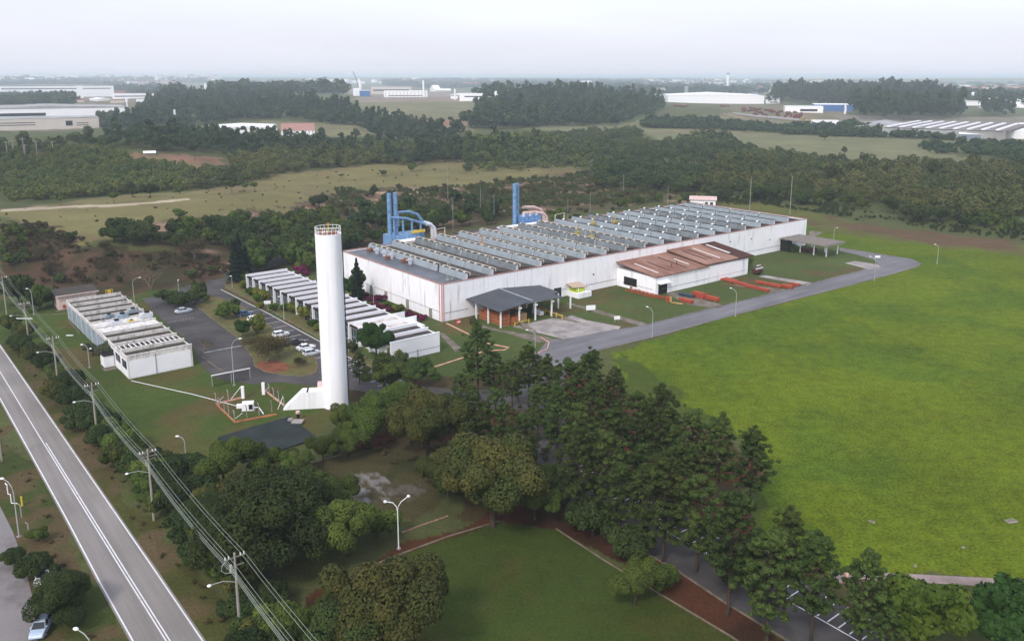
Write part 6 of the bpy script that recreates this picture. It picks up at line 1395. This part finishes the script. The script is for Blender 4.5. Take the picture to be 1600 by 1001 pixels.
# ------------------------------------------------------------------ distant buildings
def fb(name, label, cat, px0, px1, pyb, hpx, depth, wm, rm, rz=0.0, roof='low', strips_=(), cols=0, group=None):
    pm_ = (px0 + px1) / 2; x, y = GT(pm_, pyb); z = float(terrain(x, y)); a, b, c = ray(pm_, pyb); dep = math.hypot(y, (CAMH - z)) * math.cos(math.atan2(CAMH - z, y) - PITCH)
    k = dep / F; wd = (px1 - px0) * k * math.cos(math.atan((pm_ - CX) / F)); h = hpx * k
    t_ = thing(name, label, cat, (x, y, z), -math.atan2(x, y) + rz, group)
    MB().box(-wd/2, wd/2, 0, depth, -3, h).build('wall', wm, t_)
    if roof == 'low':
        MB().yprism([(-wd/2 - .4, h), (wd/2 + .4, h), (wd/2 + .4, h + .4), (0, h + .4 + depth * .03), (-wd/2 - .4, h + .4)], -.4, depth + .4).build('roof', rm, t_)
    elif roof == 'gable':
        MB().xprism([(-.5, h), (depth + .5, h), (depth / 2, h + depth * .22)], -wd/2 - .4, wd/2 + .4).build('roof', rm, t_)
    else: MB().box(-wd/2 - .2, wd/2 + .2, -.2, depth + .2, h, h + .5).build('roof', rm, t_)
    for (a0, a1, z0, z1) in strips_: MB().box(-wd/2 + wd * a0, -wd/2 + wd * a1, -.15, -.02, h * z0, h * z1).build('window', M_glass, t_)
    if cols:
        mb = MB()
        for q in range(cols): xx = -wd/2 + wd * (q + .5) / cols; mb.box(xx - .4, xx + .4, -.25, -.16, 0, h * .96)
        mb.build('pilaster', M_greyroof, t_)
    return t_, wd, h
B = 'building'
fb('warehouse', 'very long white factory with grey roof at the upper left', B, -40, 183, 152, 17, 150, M_plain, M_greyroof, 0, 'low', [(.2,.98,.72,.8),(.27,.33,.2,.5)], 0)
fb('warehouse', 'square white block standing proud of the long white factory at the upper left', B, 121, 131, 153, 18, 30, M_plain, M_plain, 0, 'flat')
fb('warehouse', 'white upper hall of the nearer factory at the left edge', B, -60, 205, 187, 17, 110, M_plain, M_greyroof, 0, 'low', [(.23,.5,.35,.62)], 0)
fb('factory_hall', 'beige front hall of the nearer factory at the left edge with dark louvre lines', B, -60, 160, 203, 17, 55, M_beige, M_greyroof, 0, 'flat', [(.2,.53,.62,.68),(.2,.53,.42,.48),(.75,.8,.3,.75),(.83,.92,.5,.56),(.83,.92,.3,.36)])
fb('warehouse', 'narrow white block with square openings near the left road', B, 176, 241, 154, 7, 30, M_plain, M_plain, 0, 'flat', [(.05,.95,.4,.6)])
fb('warehouse', 'red-roofed low block behind the openings block', B, 160, 200, 147, 5, 40, M_redroof, M_redroof, 0, 'low')
fb('warehouse', 'small grey-roofed shed by the left road', B, 213, 232, 160, 5, 25, M_white, M_greyroof, 0, 'low')
fb('warehouse', 'grey-roofed warehouse right of the long white factory', B, 214, 256, 142, 6, 90, M_beige, M_greyroof, 0, 'low')
fb('warehouse', 'blue-grey roofed hall far behind the long white factory', B, 150, 180, 122, 5, 200, M_greyroof, M_blueroof, 0, 'low')
fb('warehouse', 'white hall far behind the long white factory', B, 88, 126, 119, 5, 200, M_plain, M_white, 0, 'low')
fb('warehouse', 'low white-roofed warehouse among dark trees left of centre', B, 325, 434, 209, 9, 60, M_plain, M_plain, 0, 'low')
fb('hall', 'low hall with a red roof right of the white-roofed warehouse', B, 440, 492, 212, 8, 30, M_white, M_redtrim, 0, 'gable', cols=9)
fb('building', 'white building at the foot of the tall cylinder tower at the left', B, 326, 378, 155, 6, 40, M_plain, M_greyroof, 0, 'flat', [(.05,.6,.5,.7)])
fb('building', 'small white house on the slope left of the slim white tower', B, 294, 310, 186, 3, 10, M_plain, M_plain, 0, 'gable')
fb('building', 'tiny white-roofed shelter on the brown clearing', B, 225, 243, 242, 2.6, 6, M_wood2, M_plain, 0, 'gable')
fb('building', 'blue-fronted building by the crane', B, 562, 578, 151, 9, 40, M_blueroof, M_plain, 0, 'flat')
fb('building', 'white building left of the blue-fronted one', B, 552, 562, 150, 11, 40, M_plain, M_plain, 0, 'flat')
fb('building', 'wide white building with a row of doors right of the crane', B, 600, 668, 152, 9, 60, M_plain, M_plain, 0, 'flat', [(.1,.9,.2,.32)], 12)
fb('building', 'grey upper building standing behind the row of doors', B, 580, 643, 147, 11, 60, M_beige, M_greyroof, 0, 'flat', [(.05,.95,.4,.62)])
fb('building', 'white stepped building on the right end of the central estate', B, 718, 757, 158, 11, 40, M_plain, M_plain, 0, 'flat', [(.2,.9,.55,.7)])
fb('warehouse', 'long bright white warehouse at the right of centre', B, 1042, 1194, 162, 12, 160, M_plain, M_plain, .12, 'low')
fb('warehouse', 'blue-roofed hall behind the long bright warehouse', B, 1075, 1185, 148, 3, 100, M_greyroof, M_blueroof, .1, 'flat')
fb('building', 'white building with arched openings at the end of the bright warehouse', B, 1196, 1218, 162, 6, 40, M_plain, M_greyroof, 0, 'gable', [(.3,.9,.2,.5)])
fb('building', 'white angular building in front of the pine plantation', B, 1226, 1286, 176, 9, 30, M_plain, M_plain, .1, 'flat', [(.4,.85,.2,.6)])
fb('building', 'blue-sided hall behind the white angular building', B, 1272, 1332, 174, 10, 60, M_blueroof, M_plain, .1, 'flat')
fb('building', 'small white box building by the row of yellow machines', B, 1268, 1310, 196, 7, 14, M_plain, M_plain, .1, 'flat', [(.1,.85,.35,.55)])
fb('warehouse', 'white warehouse beyond the pine plantation at the right', B, 1498, 1528, 165, 6, 60, M_plain, M_beige, 0, 'flat')
for k, (a, b, y_, lb) in enumerate(((655,692,131,'left'), (760,792,132,'second'), (812,842,131,'third'), (908,936,133,'fourth'), (1008,1040,138,'rightmost'), (540,560,130,'first left of the crane'), (870,905,129,'fifth'), (1560,1600,151,'far right'))):
    fb('warehouse', 'pale hazy warehouse on the horizon, %s of the row' % lb, B, a, b, y_, 3.5, 120, M_plain, M_plain, 0, 'low')
for k, (a, b, y_) in enumerate(((1268,1276,138),(1277,1285,138))):
    fb('apartment_tower', ('left' if k == 0 else 'right') + ' one of the two hazy apartment towers on the horizon', 'tower block', a, b, y_, 16, 25, M_beige, M_beige, 0, 'flat', [(.1,.9,.2,.24),(.1,.9,.5,.54),(.1,.9,.8,.84)])
# the big ribbed-roof warehouse at the right
t_, wd, h = fb('warehouse', 'huge grey warehouse with pale roof ribs at the right edge', B, 1372, 1568, 216, 14, 150, M_greyroof, M_greyroof, -.18, 'flat', [(.02,.98,.93,1.0)])
mb = MB()
for k in range(9): mb.box(-wd/2 + wd * (k + .3) / 9, -wd/2 + wd * (k + .3) / 9 + 3.2, 0, 148, h + .52, h + 1.5)
mb.build('roof_rib', M_plain, t_); mb = MB()
for k in range(9): mb.box(-wd/2 + wd * (k + .62) / 9, -wd/2 + wd * (k + .62) / 9 + 9, 4, 144, h + .52, h + .7)
mb.build('roof_patch', pm('old roof sheet', (118, 108, 104), .8, .1, .05), t_)
fb('warehouse', 'dark ribbed roof hall left of the huge grey warehouse', B, 1332, 1400, 206, 6, 120, M_greyroof, M_greyroof, -.1, 'low')
fb('warehouse', 'blue-grey shed with two white roof patches before the huge warehouse', B, 1498, 1536, 218, 8, 20, pm('slate shed', (120, 130, 146), .7, .1, .3), M_plain, 0, 'gable')
fb('warehouse', 'white annex at the right end of the huge grey warehouse', B, 1564, 1620, 217, 11, 60, M_plain, M_plain, -.1, 'flat')
fb('warehouse', 'white-roofed hall at the extreme right edge behind the annex', B, 1580, 1640, 207, 10, 60, M_plain, M_plain, -.1, 'flat')
# more pale sheds scattered along the industrial band
rr = random.Random(8)
for (x0_, x1_, y0_, y1_, n_) in ((0,100,124,132,6),(190,330,128,140,7),(60,200,155,162,4),(380,540,132,142,7),(690,715,150,156,2),(670,1030,134,146,12),(980,1060,146,152,3),(1215,1420,136,146,8),(1480,1600,150,170,6),(300,330,140,150,2),(760,800,150,160,2)):
    for k in range(n_):
        px = rr.uniform(x0_, x1_); py = rr.uniform(y0_, y1_); wp = rr.uniform(6, 26)
        fb('warehouse', 'small pale shed in the hazy industrial belt below the horizon', B, px - wp / 2, px + wp / 2, py, rr.uniform(2.2, 5), rr.uniform(20, 70), rr.choice([M_plain, M_plain, M_beige, M_greyroof]), rr.choice([M_plain, M_plain, M_greyroof, M_redroof]), rr.uniform(-.3, .3), rr.choice(['low', 'flat', 'gable']), group='pale sheds of the industrial belt')
# far towers
def ftower(px, pyb, pyt, wpx, kind, lb, m=M_plain):
    x, y = GT(px, pyb); z = float(terrain(x, y)); k = math.hypot(y, CAMH - z) / F; h = (pyb - pyt) * k; r = wpx * k / 2
    t_ = thing('far_tower', lb, 'tower', (x, y, z)); 
    if kind == 'mush': MB().tube([(0, 0, -2), (0, 0, h * .66), (0, 0, h * .72), (0, 0, h)], [r * .5, r * .5, r, r], 14).build('shaft', m, t_)
    elif kind == 'lean': MB().tube([(0, 0, -2), (r * .5, 0, h * .5), (-r * .2, 0, h)], [r * 1.1, r, r * .8], 14).build('shaft', m, t_)
    else: MB().tube([(0, 0, -2), (0, 0, h)], r, 14).build('shaft', m, t_)
    MB().tube([(0, 0, h), (0, 0, h * 1.015)], r * 1.06, 14).build('cap', M_blueroof if kind == 'blue' else M_plain, t_)
    if kind == 'blue': MB().tube([(0, 0, h * .93), (0, 0, h)], r * 1.1, 12).build('tank', M_bluegrey, t_)
    return t_
ftower(199.5, 173, 155, 4.2, 'mush', 'white mushroom water tower beside the left road'); ftower(274, 189, 172, 3, 'cyl', 'slim white water tower on the slope left of centre'); ftower(323, 157, 132, 4.4, 'cyl', 'white cylinder water tower before the left forest')
ftower(543, 143, 130, 2.6, 'cyl', 'small white tower left of the crane'); ftower(562, 144, 124, 5, 'lean', 'broad white tower beside the leaning crane'); ftower(662, 152, 127, 2.8, 'cyl', 'slim white tower behind the row-of-doors building'); ftower(711, 156, 140, 2.4, 'cyl', 'small white tower left of the stepped building')
ftower(740, 128, 114, 2.2, 'cyl', 'faint white tower on the horizon centre'); ftower(1136, 147, 116, 4.2, 'blue', 'tall white tower with blue grey top at the right of centre'); ftower(1203, 158, 141, 2.8, 'cyl', 'white tower at the end of the bright warehouse')
ftower(1320, 178, 164, 3.4, 'lean', 'white tower by the blue-sided hall'); ftower(1072, 152, 136, 6, 'cyl', 'pale grey silo behind the long bright warehouse', M_bluegrey); ftower(1170, 150, 146, 2, 'cyl', 'tiny white mast on the bright warehouse')
x, y = GT(561, 145); k = math.hypot(y, CAMH) / F; t_ = thing('crane', 'dark crane jib leaning over the broad white tower', 'crane', (x, y, float(terrain(x, y)))); MB().tube([(2 * k, -5, 0), (-3 * k, -5, 20 * k), (-8 * k, -5, 32 * k)], .5 * k, 5).build('jib', M_dark, t_); MB().box(0, 4 * k, -6, -4, 0, 3 * k).build('cab', M_yellow, t_)
# left road and far tracks
def gsheet(name, pts, m, z=.06):
    P = [GT(*p) for p in pts]; n = len(P) // 2; mb = MB()
    L_, R_ = P[:n], P[n:][::-1]; v = []; S_ = 8
    for i in range(n - 1):
        for s_ in range(S_ + (i == n - 2)):
            t = s_ / S_; a = (L_[i][0] + (L_[i+1][0] - L_[i][0]) * t, L_[i][1] + (L_[i+1][1] - L_[i][1]) * t); b = (R_[i][0] + (R_[i+1][0] - R_[i][0]) * t, R_[i][1] + (R_[i+1][1] - R_[i][1]) * t)
            v.append((a, b))
    for a, b in v: mb.v += [(*a, float(terrain(*a)) + z), (*b, float(terrain(*b)) + z)]
    mb.f = [(2*i, 2*i+1, 2*i+3, 2*i+2) for i in range(len(v) - 1)]
    tag(mb.build(name, m), kind='structure')
gsheet('road', [(175,204),(196,184),(228,162),(258,142),(266,142),(244,162),(212,184),(188,204)], M_asph, .5)
gsheet('road', [(1145,176),(1180,180),(1260,187),(1345,201),(1345,203),(1260,190),(1180,183),(1145,178)], M_conc, .5)
# machinery parked in the far yard
def machine(px, py, c, lb, grp):
    x, y = GT(px, py); t_ = thing('field_machine', lb, 'machine', (x, y, float(terrain(x, y))), px * .7, grp); m = pm('machine paint %s' % (c,), c, .6, .1, .5)
    MB().box(-2.2, 2.2, -1.2, 1.2, .8, 1.9).box(-1.2, .4, -.9, .9, 1.9, 2.9).build('body', m, t_)
    mb = MB()
    for sx_ in (-1.5, 1.5): mb.tube([(sx_, -1.5, .8), (sx_, 1.5, .8)], .8, 8)
    mb.build('wheels', M_dark, t_)
rr = random.Random(4)
for k in range(70):
    px = rr.uniform(1158, 1252); py = 170 + (px - 1158) * .09 + rr.uniform(-2, 8); machine(px, py, (116, 50, 54), 'dark red farm machine in the crowded far yard', 'dark red farm machines in the far yard')
for k in range(14): machine(1054 + k * 2.6 + (50 if k > 8 else 0), 168 - rr.uniform(0, 2), (130, 64, 54), 'red machine parked below the bright white warehouse', 'red machines below the bright warehouse')
for k in range(16): px = rr.uniform(1250, 1275); machine(px, 187 + (px - 1250) * .1 + rr.uniform(0, 3), (160, 138, 70), 'yellow machine beside the small white box building', 'yellow machines by the small box building')
for k in range(22): px = rr.uniform(1312, 1350); machine(px, 195 + (px - 1312) * .08 + rr.uniform(-2, 4), (104, 52, 48), 'dark machine between the small box building and the big warehouse', 'dark machines by the big warehouse')
# town houses: one model copied
def house_proto():
    t_ = thing('town_house', 'small hazy town house with a tiled roof on the horizon', 'house', (0, 0, 0), 0, 'houses of the distant town')
    MB().box(-7, 7, -5, 5, -2, 6).build('wall', M_plain, t_); MB().xprism([(-5.6, 6), (5.6, 6), (0, 9)], -7.5, 7.5).build('roof', pm('town roof', (176, 130, 112), .8, .2, .05), t_); return t_
hp = house_proto(); hp2 = thing('town_house', 'white flat-roofed house of the distant town', 'house', (0, 0, 0), 0, 'flat-roofed houses of the distant town'); MB().box(-9, 9, -6, 6, -2, 8).build('wall', M_white, hp2); MB().box(-9.2, 9.2, -6.2, 6.2, 8, 8.4).build('roof', M_greyroof, hp2)
us = [False, False]
def town(n, x0, x1, y0, y1, seed, s0=1.0):
    r_ = random.Random(seed)
    for i in range(n):
        px = r_.uniform(x0, x1); py = y0 + (y1 - y0) * r_.random(); w_ = int(r_.random() < .5); x, y = GT(px, py); pr_ = (hp, hp2)[w_]
        o = pr_ if not us[w_] else copy_tree(pr_); us[w_] = True
        o.location = (x, y, float(terrain(x, y))); o.rotation_euler = (0, 0, r_.uniform(0, 3.1)); s_ = s0 * r_.uniform(1.0, 2.3); o.scale = (s_, s_, s_ * r_.uniform(.8, 1.3))
town(120, 985, 1130, 127, 140, 1, 1.2); town(95, 1130, 1420, 128, 146, 2, 1.2); town(80, 1420, 1605, 138, 152, 3, 1.2); town(60, 0, 340, 115, 126, 4, 1.6); town(30, 480, 900, 125, 131, 5, 1.4)
# small substation poles at the left edge
for k, (px, pyb, pyt) in enumerate(((12,246,224),(22,245,222),(38,243,219),(40,243,228),(58,241,222),(83,236,222))):
    x, y = GT(px, pyb); z = float(terrain(x, y)); h = (pyb - pyt) * math.hypot(x, y) / F
    t_ = thing('substation_pole', ['leftmost', 'second', 'tallest, third', 'fourth', 'fifth', 'rightmost'][k] + ' of the thin poles at the left edge behind the wooded hill', 'pole', (x, y, z)); MB().tube([(0, 0, 0), (0, 0, h)], .25, 6).build('pole', M_cpole, t_); MB().box(-2, 2, -.15, .15, h * .9, h * .93).build('cross_arm', M_cpole, t_)

# unused prototypes leave the scene
for key, (root, used) in PROTO.items():
    if not used:
        for ch in CH.get(root.name, []): bpy.data.objects.remove(ch)
        bpy.data.objects.remove(root)

# ------------------------------------------------------------------ haze
me = bpy.data.meshes.new('haze'); mb = MB().box(-34000, 34000, -34000, 34000, -12, 84); me.from_pydata(mb.v, [], mb.f); me.update()
m = bpy.data.materials.new('haze air'); m.use_nodes = True; N = m.node_tree.nodes; N.remove(N['Principled BSDF'])
pv = N.new('ShaderNodeVolumePrincipled'); pv.inputs['Color'].default_value = (.80, .90, 1.0, 1); pv.inputs['Density'].default_value = 0.00015; pv.inputs['Anisotropy'].default_value = .0
m.node_tree.links.new(pv.outputs[0], N['Material Output'].inputs['Volume']); me.materials.append(m)
o = bpy.data.objects.new('haze', me); COL.objects.link(o); tag(o, kind='stuff', label='pale bluish air over the whole landscape')
print('objects', len(bpy.data.objects))
